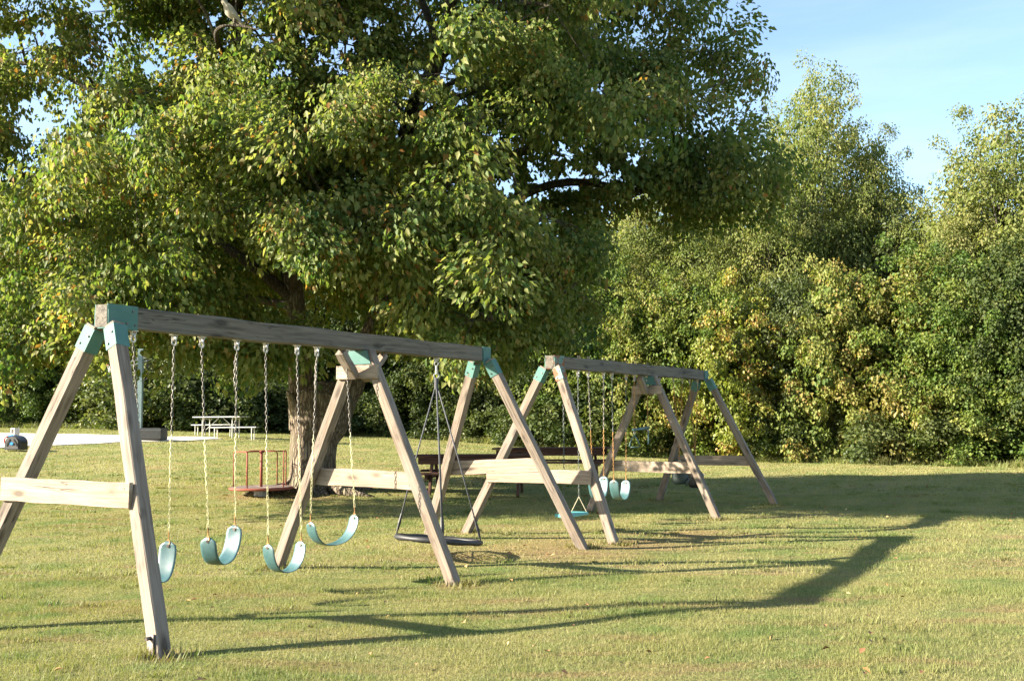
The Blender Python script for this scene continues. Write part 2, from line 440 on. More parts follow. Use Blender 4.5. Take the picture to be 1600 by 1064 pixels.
# lawn colour: one recipe for soil sheet and blades
SWX, SWY = [], []
WORN = []        # (x, y, radius) filled below, bare patches of the lawn
def lawn_colour(t, blades):
    geo = t.new('NewGeometry')
    p = geo.outputs['Position']
    n0 = t.noise(t.mapping(p, (.35, .5, 0)), 1.0, 5, .6)
    n1 = t.noise(t.mapping(p, (1.3, 2.2, 0), (4, 2, 0)), 1.0, 6, .65)
    n2 = t.noise(t.mapping(p, (9, 9, 0)), 1.0, 4, .6)
    green, olive, straw, tan = (.130, .185, .048), (.215, .222, .074), (.33, .285, .13), (.27, .18, .095)
    c = t.mix(t.ramp(n1, [(.40, 0.), (.56, 1.)]), green, olive)
    n4 = t.noise(t.mapping(p, (3.2, 4.5, 0), (1, 7, 0)), 1.0, 5, .65)
    c = t.mix(t.ramp(n4, [(.34, .55), (.48, 0.)]), c, (.075, .12, .04))
    c = t.mix(t.ramp(n0, [(.42, 0.), (.66, .7)]), c, straw)
    c = t.mix(t.ramp(n2, [(.52, 0.), (.75, .55)]), c, straw)
    n3 = t.noise(t.mapping(p, (.55, 2.4, 0), (9, 5, 0), (0, 0, .12)), 1.0, 6, .68)
    c = t.mix(t.ramp(n3, [(.52, 0.), (.62, .7)]), c, tan)
    # mowing bands
    sx = t.new('SeparateXYZ'); t.l.new(t.mapping(p, (1, 1, 1), (0, 0, 0), (0, 0, R(-62))), sx.inputs[0])
    w = t.math('SINE', t.math('ADD', t.math('MULTIPLY', sx.outputs['Y'], 5.2), t.math('MULTIPLY', n0, 2.5)))
    c = t.mix(t.ramp(w, [(.1, 0.), (.9, .42)]), c, (.29, .26, .10))
    # worn earth
    m = None
    sxy = t.new('SeparateXYZ'); t.l.new(p, sxy.inputs[0])
    flat = t.new('CombineXYZ'); t.l.new(sxy.outputs['X'], flat.inputs[0]); t.l.new(sxy.outputs['Y'], flat.inputs[1])
    for (x, y, r) in WORN:
        dd = t.vmath('DISTANCE', flat.outputs[0], (x, y, 0)).outputs['Value']
        q = t.math('SUBTRACT', 1.0, t.math('DIVIDE', dd, r), clamp=True)
        m = q if m is None else t.math('MAXIMUM', m, q)
    if m is not None:
        mm = t.ramp(t.math('ADD', m, t.math('MULTIPLY', t.math('SUBTRACT', n1, .5), .9)), [(.24, 0.), (.8, .6)])
        c = t.mix(mm, c, (.30, .185, .095))
    if blades:
        a = t.new('Attribute', attribute_name='tint')
        c = t.mix(t.ramp(a.outputs['Fac'], [(0., .45), (.5, 0.)]), c, (.095, .15, .035))
        c = t.mix(t.ramp(a.outputs['Fac'], [(.6, 0.), (1., .8)]), c, (.38, .33, .17))
    else:
        soil = t.mix(t.ramp(n2, [(.35, 0.), (.6, 1.)]), (.07, .065, .03), (.13, .12, .05))
        d = t.math('MULTIPLY', sxy.outputs['Y'], 1.0)
        far = t.ramp(t.math('DIVIDE', d, 60.0), [(.1, .35), (.55, 1.)])
        c = t.mix(far, t.mix(.45, soil, c), c)
    return c, n2, p

# ================================================================== LARGE STRUCTURE
# swing set placing (needed for the worn patches)
SETS = [dict(x=-3.263, y=8.148, az=R(29.38), L=5.962, H=2.462, m=.5628 * 5.962), dict(x=.528, y=14.578, az=R(31.89), L=5.93, H=2.437, m=.5648 * 5.93)]
def set_pt(i, t, n=0.):
    s = SETS[i]
    return (s['x'] + math.sin(s['az']) * t + math.cos(s['az']) * n, s['y'] + math.cos(s['az']) * t - math.sin(s['az']) * n)
for i in (0, 1):
    for t, e in ((.08, -.48), (SETS[i]['m'], 0), (SETS[i]['L'] - .08, .48)):
        for s_ in (-1.2, 1.2): WORN.append(set_pt(i, t + e, s_) + (.42,))
WORN += [(.6, 13.0, 2.0), (1.7, 13.6, 1.3), (2.6, 14.6, 1.2), (-.6, 12.4, .9) , (-5.2, 20.3, 1.2), (-4.1, 20.6, 1.3)]

xs = np.concatenate([[-1500, -700, -300, -150, -90, -60], np.arange(-42, 42.01, .5), [60, 90, 150, 300, 700, 1500]])
ys = np.concatenate([[-1500, -600, -200, -60, -20, -5], np.arange(0, 64.01, .5), [75, 95, 130, 200, 400, 800, 1500]])
GX, GY = np.meshgrid(xs, ys)
GZ = ground(GX, np.clip(GY, 0, 64)) * np.clip(1 - (np.abs(GX) - 60) / 400, 0, 1)
nx, ny = len(xs), len(ys)
idx = np.arange(nx * ny).reshape(ny, nx)
quads = np.stack([idx[:-1, :-1], idx[:-1, 1:], idx[1:, 1:], idx[1:, :-1]], -1).reshape(-1, 4)
t = NT('lawn_ground')
c, n2, p = lawn_colour(t, False)
t.base(c); t.set(Roughness=.95)
t.b.inputs['Specular IOR Level'].default_value = .1
t.bump(t.math('ADD', t.noise(p, 28, 5, .7), t.math('MULTIPLY', t.noise(p, 7, 3), .7)), .9, .05)
tag(link('lawn_ground', np_mesh('lawn_ground', np.stack([GX, GY, GZ], -1).reshape(-1, 3), quads, smooth=True), t.m), 'mown park lawn with yellow dry patches', kind='structure')

# concrete court: quad in plan, follows the ground
CQ = [on_ground(-110, 707), on_ground(348, 686.5), on_ground(335, 684), on_ground(-110, 677)]
CQ = [(q.x, q.y) for q in CQ]
def in_court(x, y, grow=.0):
    ins = np.ones(np.shape(x), bool)
    for i in range(4):
        ax, ay = CQ[i]; bx, by = CQ[(i + 1) % 4]
        l = math.hypot(bx - ax, by - ay)
        ins &= ((bx - ax) * (y - ay) - (by - ay) * (x - ax)) / l > -grow
    return ins
V, Fc = [], []
N = 24
for j in range(N + 1):
    for i in range(N + 1):
        u, v = i / N, j / N
        x = (CQ[0][0] * (1 - u) + CQ[1][0] * u) * (1 - v) + (CQ[3][0] * (1 - u) + CQ[2][0] * u) * v
        y = (CQ[0][1] * (1 - u) + CQ[1][1] * u) * (1 - v) + (CQ[3][1] * (1 - u) + CQ[2][1] * u) * v
        V.append((x, y, gz(x, y) + .03))
for j in range(N):
    for i in range(N):
        a = j * (N + 1) + i
        Fc.append((a, a + 1, a + N + 2, a + N + 1))
n0 = len(V)
rim = [i for i in range(N + 1)] + [(j + 1) * (N + 1) - 1 for j in range(1, N + 1)] + [N * (N + 1) + i for i in range(N - 1, -1, -1)] + [j * (N + 1) for j in range(N - 1, 0, -1)]
for i in rim: V.append((V[i][0], V[i][1], V[i][2] - .15))
for k in range(len(rim)):
    l = (k + 1) % len(rim)
    Fc.append((rim[l], rim[k], n0 + k, n0 + l))
t = NT('court_concrete')
pp = t.new('NewGeometry').outputs['Position']
t.base(t.mix(t.ramp(t.noise(pp, 1.2, 6), [(.3, 0.), (.7, 1.)]), (.48, .43, .35), (.60, .545, .46)))
t.set(Roughness=.9); t.bump(t.noise(pp, 60, 3), .2, .004)
me = bpy.data.meshes.new('court'); me.from_pydata(V, [], Fc); me.update()
tag(link('court_pavement', me, t.m), 'pale concrete court at the back left of the lawn', kind='structure')

# ------------------------------------------------------------------ lawn blades
def blades(n, y0, y1, h0, h1, w, margin=.12):
    y = np.sqrt(rng.random(n) * (y1 ** 2 - y0 ** 2) + y0 ** 2)
    x = (rng.random(n) * 2 - 1) * (.5 + margin) * y
    k = ~in_court(x, y, .05)
    worn = np.zeros(n)
    for (a, b, r) in WORN: worn = np.maximum(worn, np.clip(1 - np.hypot(x - a, y - b) / r, 0, 1))
    k &= rng.random(n) > worn * .8
    x, y = x[k], y[k]; n = len(x)
    # uneven tufts: height follows a patchy field
    pat = .5 + .5 * np.sin(x * 2.3 + 2 * np.sin(y * 1.1)) * np.sin(y * 2.9 + 1.7 * np.sin(x * 1.3))
    hgt = (h0 + (h1 - h0) * rng.random(n)) * (.65 + .6 * pat)
    ang = rng.random(n) * 2 * np.pi
    lean = rng.normal(.55, .35, n) * hgt
    flat = rng.random(n) < .28
    lean = np.where(flat, hgt * 1.7, lean); hgt = np.where(flat, hgt * (.15 + .4 * rng.random(n)), hgt)
    la = rng.random(n) * 2 * np.pi
    z = ground(x, y)
    dx, dy = np.cos(ang) * w / 2, np.sin(ang) * w / 2
    ww = .7 + .6 * rng.random(n)
    P = np.empty((n, 3, 3))
    P[:, 0] = np.stack([x - dx * ww, y - dy * ww, z - .004], -1)
    P[:, 1] = np.stack([x + dx * ww, y + dy * ww, z - .004], -1)
    P[:, 2] = np.stack([x + np.cos(la) * lean, y + np.sin(la) * lean, z + hgt], -1)
    tt = np.repeat(np.where(flat, .45 + .55 * rng.random(n), rng.random(n) * .85), 3)
    return P.reshape(-1, 3), tt
parts = [blades(330000, 5.2, 11, .016, .038, .0045), blades(230000, 11, 22, .02, .045, .009), blades(190000, 22, 48, .03, .055, .022)]
# coarser tufts and weeds standing a little proud of the mown turf
SPOT = []
for i in (0, 1):
    for t_, e_ in ((.08, -.48), (SETS[i]['m'], 0), (SETS[i]['L'] - .08, .48)):
        for s_ in (-1.2, 1.2):
            for _ in range(5):
                q = set_pt(i, t_ + e_ + rng.normal(0, .09), s_ + rng.normal(0, .09)); SPOT.append((q[0], q[1], 1.3))
for _ in range(700):                            # ragged weeds along the foot of the wood
    px = -60 + 1720 * rng.random()
    Y = float(np.interp(px, [-60, 235, 430, 620, 900, 1200, 1400, 1660], [49.5, 47.6, 46.6, 47.2, 42.4, 39.2, 36.6, 33.2])) + rng.normal(0, .35)
    q = at(px, 700, Y); SPOT.append((q.x, Y, 2.5 + 4.5 * rng.random() ** 2))
for k in range(420 + len(SPOT)):
    big_ = 1.
    if k < len(SPOT): x, y, big_ = SPOT[k]
    else: y = math.sqrt(rng.random() * (26 ** 2 - 5.5 ** 2) + 5.5 ** 2); x = (rng.random() * 2 - 1) * .56 * y
    if in_court(np.array([x]), np.array([y]), .2)[0]: continue
    m_ = int(rng.integers(18, 46)); rd = (.03 + .10 * rng.random()) * min(2.5, big_)
    a_ = rng.random(m_) * 6.283; q_ = rd * rng.random(m_) ** .5
    bx, by = x + np.cos(a_) * q_ * 1.6, y + np.sin(a_) * q_
    hh = big_ * (.03 + .035 * rng.random()) * (.6 + .6 * rng.random(m_)); w_ = .003 + .0004 * y
    o_ = rng.random(m_) * 6.283; z_ = ground(bx, by)
    P = np.empty((m_, 3, 3))
    P[:, 0] = np.stack([bx - np.sin(o_) * w_, by + np.cos(o_) * w_, z_ - .004], -1)
    P[:, 1] = np.stack([bx + np.sin(o_) * w_, by - np.cos(o_) * w_, z_ - .004], -1)
    P[:, 2] = np.stack([bx + np.cos(o_) * hh * .6, by + np.sin(o_) * hh * .6, z_ + hh], -1)
    parts.append((P.reshape(-1, 3), np.repeat(rng.random(m_) * .3, 3)))
V = np.concatenate([q[0] for q in parts]); T = np.concatenate([q[1] for q in parts])
t = NT('lawn_blades')
c, n2, p = lawn_colour(t, True)
t.base(c); t.set(Roughness=.6); t.b.inputs['Specular IOR Level'].default_value = .25
tr = t.new('BsdfTranslucent'); t.l.new(t.mix(1.0, c, (1.1, 1.2, .6), 'MULTIPLY'), tr.inputs[0])
mx = t.new('MixShader'); mx.inputs[0].default_value = .35
t.l.new(t.b.outputs[0], mx.inputs[1]); t.l.new(tr.outputs[0], mx.inputs[2]); t.l.new(mx.outputs[0], t.out.inputs[0])
tag(link('lawn_grass', np_mesh('lawn_grass', V, np.arange(len(V)).reshape(-1, 3), T), t.m), 'short mown grass blades covering the lawn', 'grass', kind='stuff')

# ------------------------------------------------------------------ foliage tools
def unit(v): return v / np.maximum(np.linalg.norm(v, axis=-1, keepdims=True), 1e-9)
def leaves(pos, tip, nrm, L, W, tint, fold=.22):
    """kite-shaped leaves folded along the midrib; arrays (n,3)"""
    n = len(pos)
    tip = unit(tip)
    side = unit(np.cross(tip, nrm)); nn = np.cross(side, tip)
    L = np.broadcast_to(L, (n,))[:, None]; W = np.broadcast_to(W, (n,))[:, None]
    mid = pos + tip * L * .42
    P = np.empty((n, 4, 3))
    P[:, 0] = pos
    P[:, 1] = mid + side * W * .5 + nn * W * fold
    P[:, 2] = pos + tip * L - nn * L * .12
    P[:, 3] = mid - side * W * .5 + nn * W * fold
    b = np.arange(n)[:, None] * 4
    Fc = np.concatenate([b + [0, 1, 2], b + [0, 2, 3]], 0)
    return P.reshape(-1, 3), Fc, np.repeat(tint, 4)
def clump(n, rad, L, W, out=None, droop=.6, tmean=.5, tsd=.2, align=0.):
    """a leafy spray about the origin"""
    d = unit(rng.normal(size=(n, 3)))
    r = rng.random(n) ** (.5 - .25 * align)
    pos = d * r[:, None] * rad
    pos[:, 2] -= .35 * np.hypot(pos[:, 0], pos[:, 1]) * droop
    tip = unit(d * np.array([.8, .8, .3]) + rng.normal(size=(n, 3)) * .5 + np.array([0, 0, -droop * 1.3]))
    nrm = unit(d * np.array([.9, .9, .4]) + np.array([0, 0, .42]) + d * align + rng.normal(size=(n, 3)) * (.5 - .15 * align))
    s = .65 + .6 * rng.random(n)
    return leaves(pos, tip, nrm, L * s, W * s, np.clip(rng.normal(tmean, tsd, n), 0, .965) + .035 * (rng.random(n) < .012))
def join(parts):
    V, Fc, T, k = [], [], [], 0
    for v, f, t_ in parts:
        V.append(v); Fc.append(f + k); T.append(t_); k += len(v)
    return np.concatenate(V), np.concatenate(Fc), np.concatenate(T)
def tubes_np(paths, n=5):
    """many thin tubes at once: list of (points, radii)"""
    m = MB()
    for p, r in paths: m.tube(p, list(r), n)
    return m

# ------------------------------------------------------------------ the big tree
TX, TY = -4.07, 21.5
TZ = gz(TX, TY)
big = thing('shade_tree', (TX, TY, TZ), 0, 'huge spreading shade tree with furrowed trunk behind the front swing set', 'tree')
def W(px, py, dy=0.): return at(px, py, TY + dy) - Vector((TX, TY, TZ))
def smooth_path(pts, rs, sub=5):
    P, Q = [], []
    n = len(pts)
    for i in range(n - 1):
        p0, p1, p2, p3 = pts[max(i - 1, 0)], pts[i], pts[i + 1], pts[min(i + 2, n - 1)]
        for k in range(sub):
            u = k / sub
            P.append(.5 * ((2 * p1) + (p2 - p0) * u + (2 * p0 - 5 * p1 + 4 * p2 - p3) * u * u + (3 * p1 - p0 - 3 * p2 + p3) * u ** 3))
            Q.append(rs[i] + (rs[i + 1] - rs[i]) * u)
    return P + [pts[-1]], Q + [rs[-1]]
def bark_tube(pts, rs, n, flare=False, amp=.06, seed=0):
    P, Q = smooth_path(pts, rs, 6)
    m = MB(); m.tube(P, Q, n)
    V = []
    for i, v in enumerate(m.v):
        k = min(i // n, len(P) - 1)
        v = Vector(v); c = P[k]; d = v - c
        a = math.atan2(d.y, d.x)
        q = mnoise.noise(Vector((math.cos(a) * 2.2 + seed, math.sin(a) * 2.2, v.z * .5)))
        q2 = mnoise.noise(Vector((math.cos(a) * 9 + seed, math.sin(a) * 9, v.z * 1.3)))
        s = 1 + amp * 2.2 * q + amp * 1.1 * q2
        if flare:
            z = max(0, v.z + .02)
            s += .38 * math.exp(-z / .28) * (.7 + .6 * math.sin(5 * a + 1.0)) 
        V.append(c + d * s)
    m.v = [tuple(v) for v in V]
    return m, P, Q
nodes = []      # limb nodes for attaching twigs
tp = [W(490, 778), W(488, 757), W(487, 735), W(489, 690), W(498, 655), W(506, 625, .1), W(508, 600, .15)]
m, P, Q = bark_tube(tp, [.50, .46, .43, .46, .58, .64, .42], 40, True, .07)
m.build('trunk', M['bark'], big, smooth=True)
LIMBS = [
 # stems
 ([(474, 672, 0), (474, 640, 0), (470, 590, -.1), (465, 500, -.2), (450, 400, -.3), (420, 270, -.5), (385, 150, -.6), (370, 30, -.7), (362, -150, -.6), (350, -330, -.3)], [.30, .31, .26, .20, .175, .15, .125, .10, .06, .025]),
 ([(512, 680, .1), (526, 640, .2), (552, 590, .3), (590, 500, .5), (612, 380, .7), (640, 190, .8), (688, 85, .8), (715, -60, .7), (740, -250, .4), (750, -430, .2)], [.26, .32, .28, .23, .21, .19, .15, .115, .065, .025]),
 # right
 ([(604, 440, .6), (700, 352, .5), (850, 288, .2), (1000, 296, -.2), (1110, 285, -.5)], [.15, .12, .09, .06, .025]),
 ([(625, 300, .75), (760, 252, .4), (880, 208, .0), (1030, 160, -.4), (1130, 130, -.6)], [.14, .11, .085, .055, .02]),
 ([(690, 82, .8), (800, 20, .5), (930, -50, .2), (1050, -80, 0)], [.12, .09, .06, .025]),
 ([(592, 500, .5), (700, 470, .2), (840, 440, -.3), (960, 452, -.6)], [.11, .08, .055, .02]),
 ([(640, 195, .8), (720, 160, 1.4), (830, 110, 2.0), (950, 60, 2.4)], [.10, .08, .055, .02]),
 ([(655, 150, .8), (700, 130, .6), (780, 70, .2), (850, -40, 0.)], [.08, .065, .045, .02]),
 # left
 ([(460, 470, -.25), (380, 400, -.5), (250, 335, -.8), (100, 290, -1.0), (-60, 300, -1.2)], [.14, .11, .08, .055, .02]),
 ([(440, 350, -.4), (330, 250, -.2), (200, 180, .1), (60, 130, .2), (-60, 100, .3)], [.13, .10, .075, .05, .02]),
 ([(400, 200, -.55), (300, 70, -.5), (200, -20, -.3), (80, -90, -.2)], [.11, .085, .06, .02]),
 ([(468, 545, -.15), (350, 500, -.8), (200, 470, -1.6), (60, 480, -2.0)], [.10, .075, .05, .02]),
 ([(462, 480, -.2), (360, 450, 1.0), (240, 420, 1.9), (120, 400, 2.6)], [.10, .075, .05, .02]),
 # toward the camera
 ([(458, 450, -.3), (470, 390, -1.8), (500, 335, -3.6), (560, 340, -4.8)], [.12, .09, .06, .02]),
 ([(602, 450, .55), (680, 385, -1.2), (750, 345, -3.2), (850, 345, -4.4)], [.12, .09, .06, .02]),
 ([(640, 200, .8), (620, 160, -1.2), (580, 130, -3.2), (560, 120, -4.4)], [.11, .08, .055, .02]),
 ([(430, 300, -.45), (360, 260, -2.), (290, 230, -3.8), (240, 240, -4.8)], [.11, .08, .055, .02]),
 ([(385, 150, -.6), (352, 95, -2.4), (338, 50, -4.5), (368, 40.5, -4.75), (404, 47, -5.0)], [.10, .07, .035, .022, .008]),
 ([(690, 82, .8), (740, 20, -1.5), (800, -10, -3.2), (860, 10, -4.4)], [.10, .07, .05, .02]),
 ([(590, 510, .5), (640, 480, -1.), (700, 470, -2.6), (770, 500, -3.8)], [.09, .07, .05, .02]),
 # away from it
 ([(470, 500, -.2), (430, 380, 2.2), (380, 270, 4.2)], [.12, .085, .03]),
 ([(612, 380, .7), (690, 290, 2.6), (780, 200, 4.3)], [.12, .085, .03]),
 ([(690, 82, .8), (640, -60, 2.6), (600, -160, 4.0)], [.10, .07, .03]),
 # upper
 ([(368, 20, -.7), (250, -140, -.6), (150, -260, -.3)], [.08, .06, .02]),
 ([(716, -62, .7), (860, -190, .4), (960, -290, .2)], [.09, .06, .02]),
 ([(716, -62, .7), (600, -220, .2), (540, -360, 0)], [.08, .06, .02]),
 ([(368, 20, -.7), (450, -100, -1.4), (520, -200, -1.8)], [.08, .06, .02]),
]
for i, (pts, rs) in enumerate(LIMBS):
    pw = [W(*q) for q in pts]
    for k in range(1, len(pw) - 1):
        if i > 1 and pts[0][0] != 385: pw[k] = pw[k] + Vector(rng.normal(0, .10, 3))
    m, P, Q = bark_tube(pw, rs, 18 if i < 2 else 9, False, .06, i * 3.1)
    m.build('limb', M['bark'] if i < 2 else M['bark_thin'], big, smooth=True)
    nodes += [(p, q) for p, q in zip(P, Q) if p.z > 2.2]
sn = MB(); sn.tube([W(472, 668, -.15), W(462, 640, -.25), W(454, 620, -.3), W(449, 610, -.32)], [.17, .13, .075, .02], 9)
sn.build('broken_snag', M['snag'], big, smooth=True)
rt = MB()
for a, l in ((0.4, 1.0), (1.5, .9), (2.7, 1.2), (3.6, 1.6), (4.6, 1.1), (5.6, 1.3)):
    d = Vector((math.cos(a), math.sin(a), 0))
    rt.tube([d * .34 + Vector((0, 0, .34)), d * .6 + Vector((0, 0, .1)), d * (.6 + l * .4) + Vector((0, 0, .02)), d * (.6 + l * .75) + Vector((.1, .06, -.06))], [.16, .15, .08, .04], 9)
rt.build('root_flare', M['bark'], big, smooth=True)

# crown: sprays placed in a lumpy volume
NP = np.array([tuple(p) for p, q in nodes])
def lump(v, s, off=0): return mnoise.noise(Vector((v[0] * s + off, v[1] * s + 3.1, v[2] * s - off)))
def crown_r(d):
    """how far the crown reaches from its middle in direction d (dx,dy,dz unit)"""
    rx = 9.4 if d[0] > 0 else 8.8
    ry = 5.3 if d[1] < 0 else 5.0
    rz = 8.6 if d[2] > 0 else 5.2
    return 1 / math.sqrt((d[0] / rx) ** 2 + (d[1] / ry) ** 2 + (d[2] / rz) ** 2)
CC = np.array([0.1, 0., 7.2])
def sunlane(p):                       # kept open: the low sun reaches trunk and merry go round under the left side
    return p[0] < 1 and abs(p[1] + .5 - .17 * p[0]) < 2.1 and p[2] + .43 * p[0] < 2.3
cand = []
BOUGH = []
tries = 0
for qx, qy, dy in ((20, 400, -3.6), (70, 470, -4.2), (30, 515, -3.4), (110, 415, -4.6), (95, 515, -4.4), (140, 480, -3.8), (190, 425, -4.6), (250, 470, -4.0), (10, 470, -2.2), (60, 545, -2.6), (-40, 520, -3), (-40, 420, -2.5),
        (310, 520, -3.2), (400, 515, -3.0),
        (470, 330, -4.8), (560, 350, -5.0), (640, 330, -4.6), (720, 300, -4.6), (720, 400, -5.0), (800, 360, -4.4), (860, 340, -3.6), (740, 500, -3.8), (820, 470, -2.), (690, 515, -.8), (780, 510, -.4), (850, 510, -1.), (890, 450, .4), (840, 420, .2),
        (1000, 305, -.6), (1080, 290, -.4), (1130, 275, -.6), (1135, 230, -.8), (1120, 175, -.4), (1100, 225, 0), (1040, 270, .4), (1110, 80, 0), (1080, 20, .2), (950, 270, 1.2), (880, 315, .6), (830, 100, -4.4), (780, 60, -4.6), (760, 140, -4.2), (560, 170, -4.6), (620, 130, -4.4), (450, 200, -4.8), (360, 330, -4.8)):
    if not sunlane(np.array(W(qx, qy, dy))): BOUGH.append((np.array(W(qx, qy, dy)), .9))
while len(BOUGH) < 255 and tries < 60000:
    tries += 1
    d = unit(rng.normal(size=3))
    d = unit(d * np.array([1.15, .9, 1]))
    s = rng.random() ** .40
    f = 1 + .26 * lump(d, 2.3, 5)
    pnt = CC + d * crown_r(d) * s * f
    if pnt[2] < 2.9 or pnt[0] > 9.0: continue
    if sunlane(pnt): continue
    lx = pnt[0] - 6.2                                   # the right side lifts: limbs end higher there
    if lx > 0 and pnt[2] < 3.2 + .95 * lx: continue
    if abs(pnt[0] - .3) < 1.9 and pnt[1] > -4.2 and pnt[2] < 4.6: continue
    if lump(pnt, .40, 11) < -.10 - .1 * (pnt[0] > 4): continue
    pw = pnt + np.array([TX, TY, TZ]); qx, qy = proj(*pw)
    if (qx > 860 and qy > 305) or qx > 1105: continue       # low limbs end earlier on the right
    if 150 < qx < 285 and qy > 480: continue                # the gap through which the far hoop is seen
    if BOUGH and min(((q - pnt) * np.array([1, 1, 1.35])) @ ((q - pnt) * np.array([1, 1, 1.35])) for q, _ in BOUGH) < 1.28 ** 2: continue
    BOUGH.append((pnt, s))
for pnt, s in BOUGH:
    out = unit((pnt - CC) * np.array([1, 1, .2]))
    k = int(rng.integers(7, 11))
    R_ = 1.0 + .35 * rng.random()
    for j in range(k):
        a = rng.random() * 6.283; r_ = R_ * rng.random() ** .5
        q = np.array([math.cos(a) * r_, math.sin(a) * r_, rng.normal(0, .20)])
        q[2] -= .30 * (q[:2] @ out[:2]) + .12 * r_      # boughs slope outward and hang at the rim
        cand.append(pnt + q)
cand = np.array(cand)
SPR = []
for k in range(8):
    n = 235
    V, Fc, T = clump(n, np.array([.55, .55, .40]), .102, .072, droop=.9, tmean=.55, tsd=.19)
    me = np_mesh('leaf_spray', V, Fc, T); me.materials.append(M['leaf'])
    SPR.append((me, V, Fc, T))
rest = []
for i, p in enumerate(cand):
    me, V, Fc, T = SPR[int(rng.integers(8))]
    eul = Matrix.Rotation(rng.random() * 6.283, 4, 'Z') @ Matrix.Rotation(rng.normal(0, .3), 4, 'X') @ Matrix.Rotation(rng.normal(0, .3), 4, 'Y')
    sc = .75 + .55 * rng.random()
    A = np.array(Matrix.Translation(Vector(p)) @ eul @ Matrix.Diagonal((sc, sc, sc * (.9 + .5 * rng.random()), 1)))
    rest.append((V @ A[:3, :3].T + A[:3, 3], Fc, np.clip(T + rng.normal(0, .09), 0, .985)))
V, Fc, T = join(rest)
# ragged gaps right through the crown where sky shows
nl = len(V) // 4
LC = V.reshape(nl, 4, 3).mean(1) + np.array([TX, TY, TZ])
hx, hy = proj(LC[:, 0], LC[:, 1], LC[:, 2])
ok = np.ones(nl, bool)
for gx_, gy_, gr in ((690, 112, 34), (655, 165, 30), (630, 205, 20), (410, 60, 26), (520, 95, 32), (545, 70, 20), (440, 110, 24), (35, 72, 40), (75, 60, 24), (55, 165, 26), (110, 172, 20), (205, 205, 20), (235, 108, 18), (850, 287, 36), (900, 280, 28), (950, 275, 26), (790, 292, 22), (580, 40, 20), (150, 12, 18), (330, 32, 18), (725, 150, 24), (1000, 305, 16), (935, 140, 14), (880, 240, 20), (990, 250, 14), (700, 290, 14), (480, 60, 16), (300, 90, 14), (130, 95, 14), (815, 235, 14), (770, 215, 14), (203, 572, 27), (216, 602, 26), (216, 640, 24), (230, 566, 20), (216, 545, 16)):
    dx_, dy_ = hx - gx_, (hy - gy_) * 1.25
    an_ = np.arctan2(dy_, dx_)
    rr_ = gr * (.8 + .28 * np.sin(3 * an_ + gx_) + .2 * np.sin(7 * an_ + gy_) + .15 * np.sin(13 * an_ + gx_ * 2))
    ok &= ~((np.hypot(dx_, dy_) < rr_) & (rng.random(nl) < .96))
ok &= ~((np.hypot(hx - 362, hy - 12) < 44) & (LC[:, 1] < TY - 4.3))          # nothing hangs in front of the bird's perch
V = V.reshape(nl, 4, 3)[ok].reshape(-1, 3); T = T.reshape(nl, 4)[ok].ravel()
# the leaves that show largest are parts of their own, the rest one mass
nl = len(V) // 4
LV = V.reshape(nl, 4, 3)
wv = LV.mean(1) + np.array([TX, TY, TZ])
vis = (np.abs(wv[:, 0] / wv[:, 1]) < .5) & ((wv[:, 2] - 1.6) / wv[:, 1] < .41)
big_l = np.argsort(np.where(vis, wv[:, 1], 1e3))[:290]
for i in big_l:
    c0 = LV[i].mean(0)
    me = np_mesh('leaf', LV[i] - c0, np.array([[0, 1, 2], [0, 2, 3]]), np.repeat(T[i * 4], 4))
    o = link('leaf', me, M['leaf'], big); o.location = c0
keep = np.ones(nl, bool); keep[big_l] = False
V = LV[keep].reshape(-1, 3); T = T.reshape(nl, 4)[keep].ravel()
k4 = np.arange(len(V) // 4)[:, None] * 4
Fc = np.concatenate([k4 + [0, 1, 2], k4 + [0, 2, 3]], 0)
tag(link('crown', np_mesh('crown', V, Fc, T), M['leaf'], big), kind='stuff')
# branches from the limbs to the boughs, twigs from the boughs to the sprays
br, tw = [], []
for pnt, _s in BOUGH:
    dd = NP - pnt; dd[:, 2] = dd[:, 2] * 1.3 + .5
    d2 = (dd ** 2).sum(1) + np.array([4.0 if q > .2 else 0. for p, q in nodes])
    j = int(np.argmin(d2)); a = Vector(NP[j]); b = Vector(pnt)
    L = (b - a).length
    r = min(.014 + .010 * L, nodes[j][1] * .75)
    P, Q = smooth_path([a, a.lerp(b, .35) + Vector(rng.normal(0, .06 * L, 3)) + Vector((0, 0, .07 * L)), a.lerp(b, .7) + Vector(rng.normal(0, .05 * L, 3)) + Vector((0, 0, .07 * L)), b], [r, r * .75, r * .5, r * .28], 3)
    br.append((P, Q))
tag(tubes_np(br, 5).build('branches', M['bark_thin'], big), kind='stuff')
BP = np.array([b_ for b_, _s in BOUGH])
for p in cand:
    j = int(np.argmin(((BP - p) ** 2).sum(1)))
    a = Vector(BP[j]); b = Vector(p)
    tw.append(([a, a.lerp(b, .5) + Vector((0, 0, .05)), b, b + Vector((rng.normal(0, .1), rng.normal(0, .1), -.25))], (.010, .007, .004, .002)))
# bare dead twigs in the front of the crown
for k in range(60):
    c0 = at(520 + 280 * rng.random(), 330 + 130 * rng.random(), TY - 4.0 - 1.2 * rng.random()) - Vector((TX, TY, TZ))
    q = c0 + Vector((rng.normal(0, .22), rng.normal(0, .2), -.1 - .25 * rng.random()))
    tw.append(([c0, c0.lerp(q, .5) + Vector(rng.normal(0, .05, 3)), q], (.006, .004, .002)))
tag(tubes_np(tw, 3).build('twigs', M['bark_thin'], big), kind='stuff')

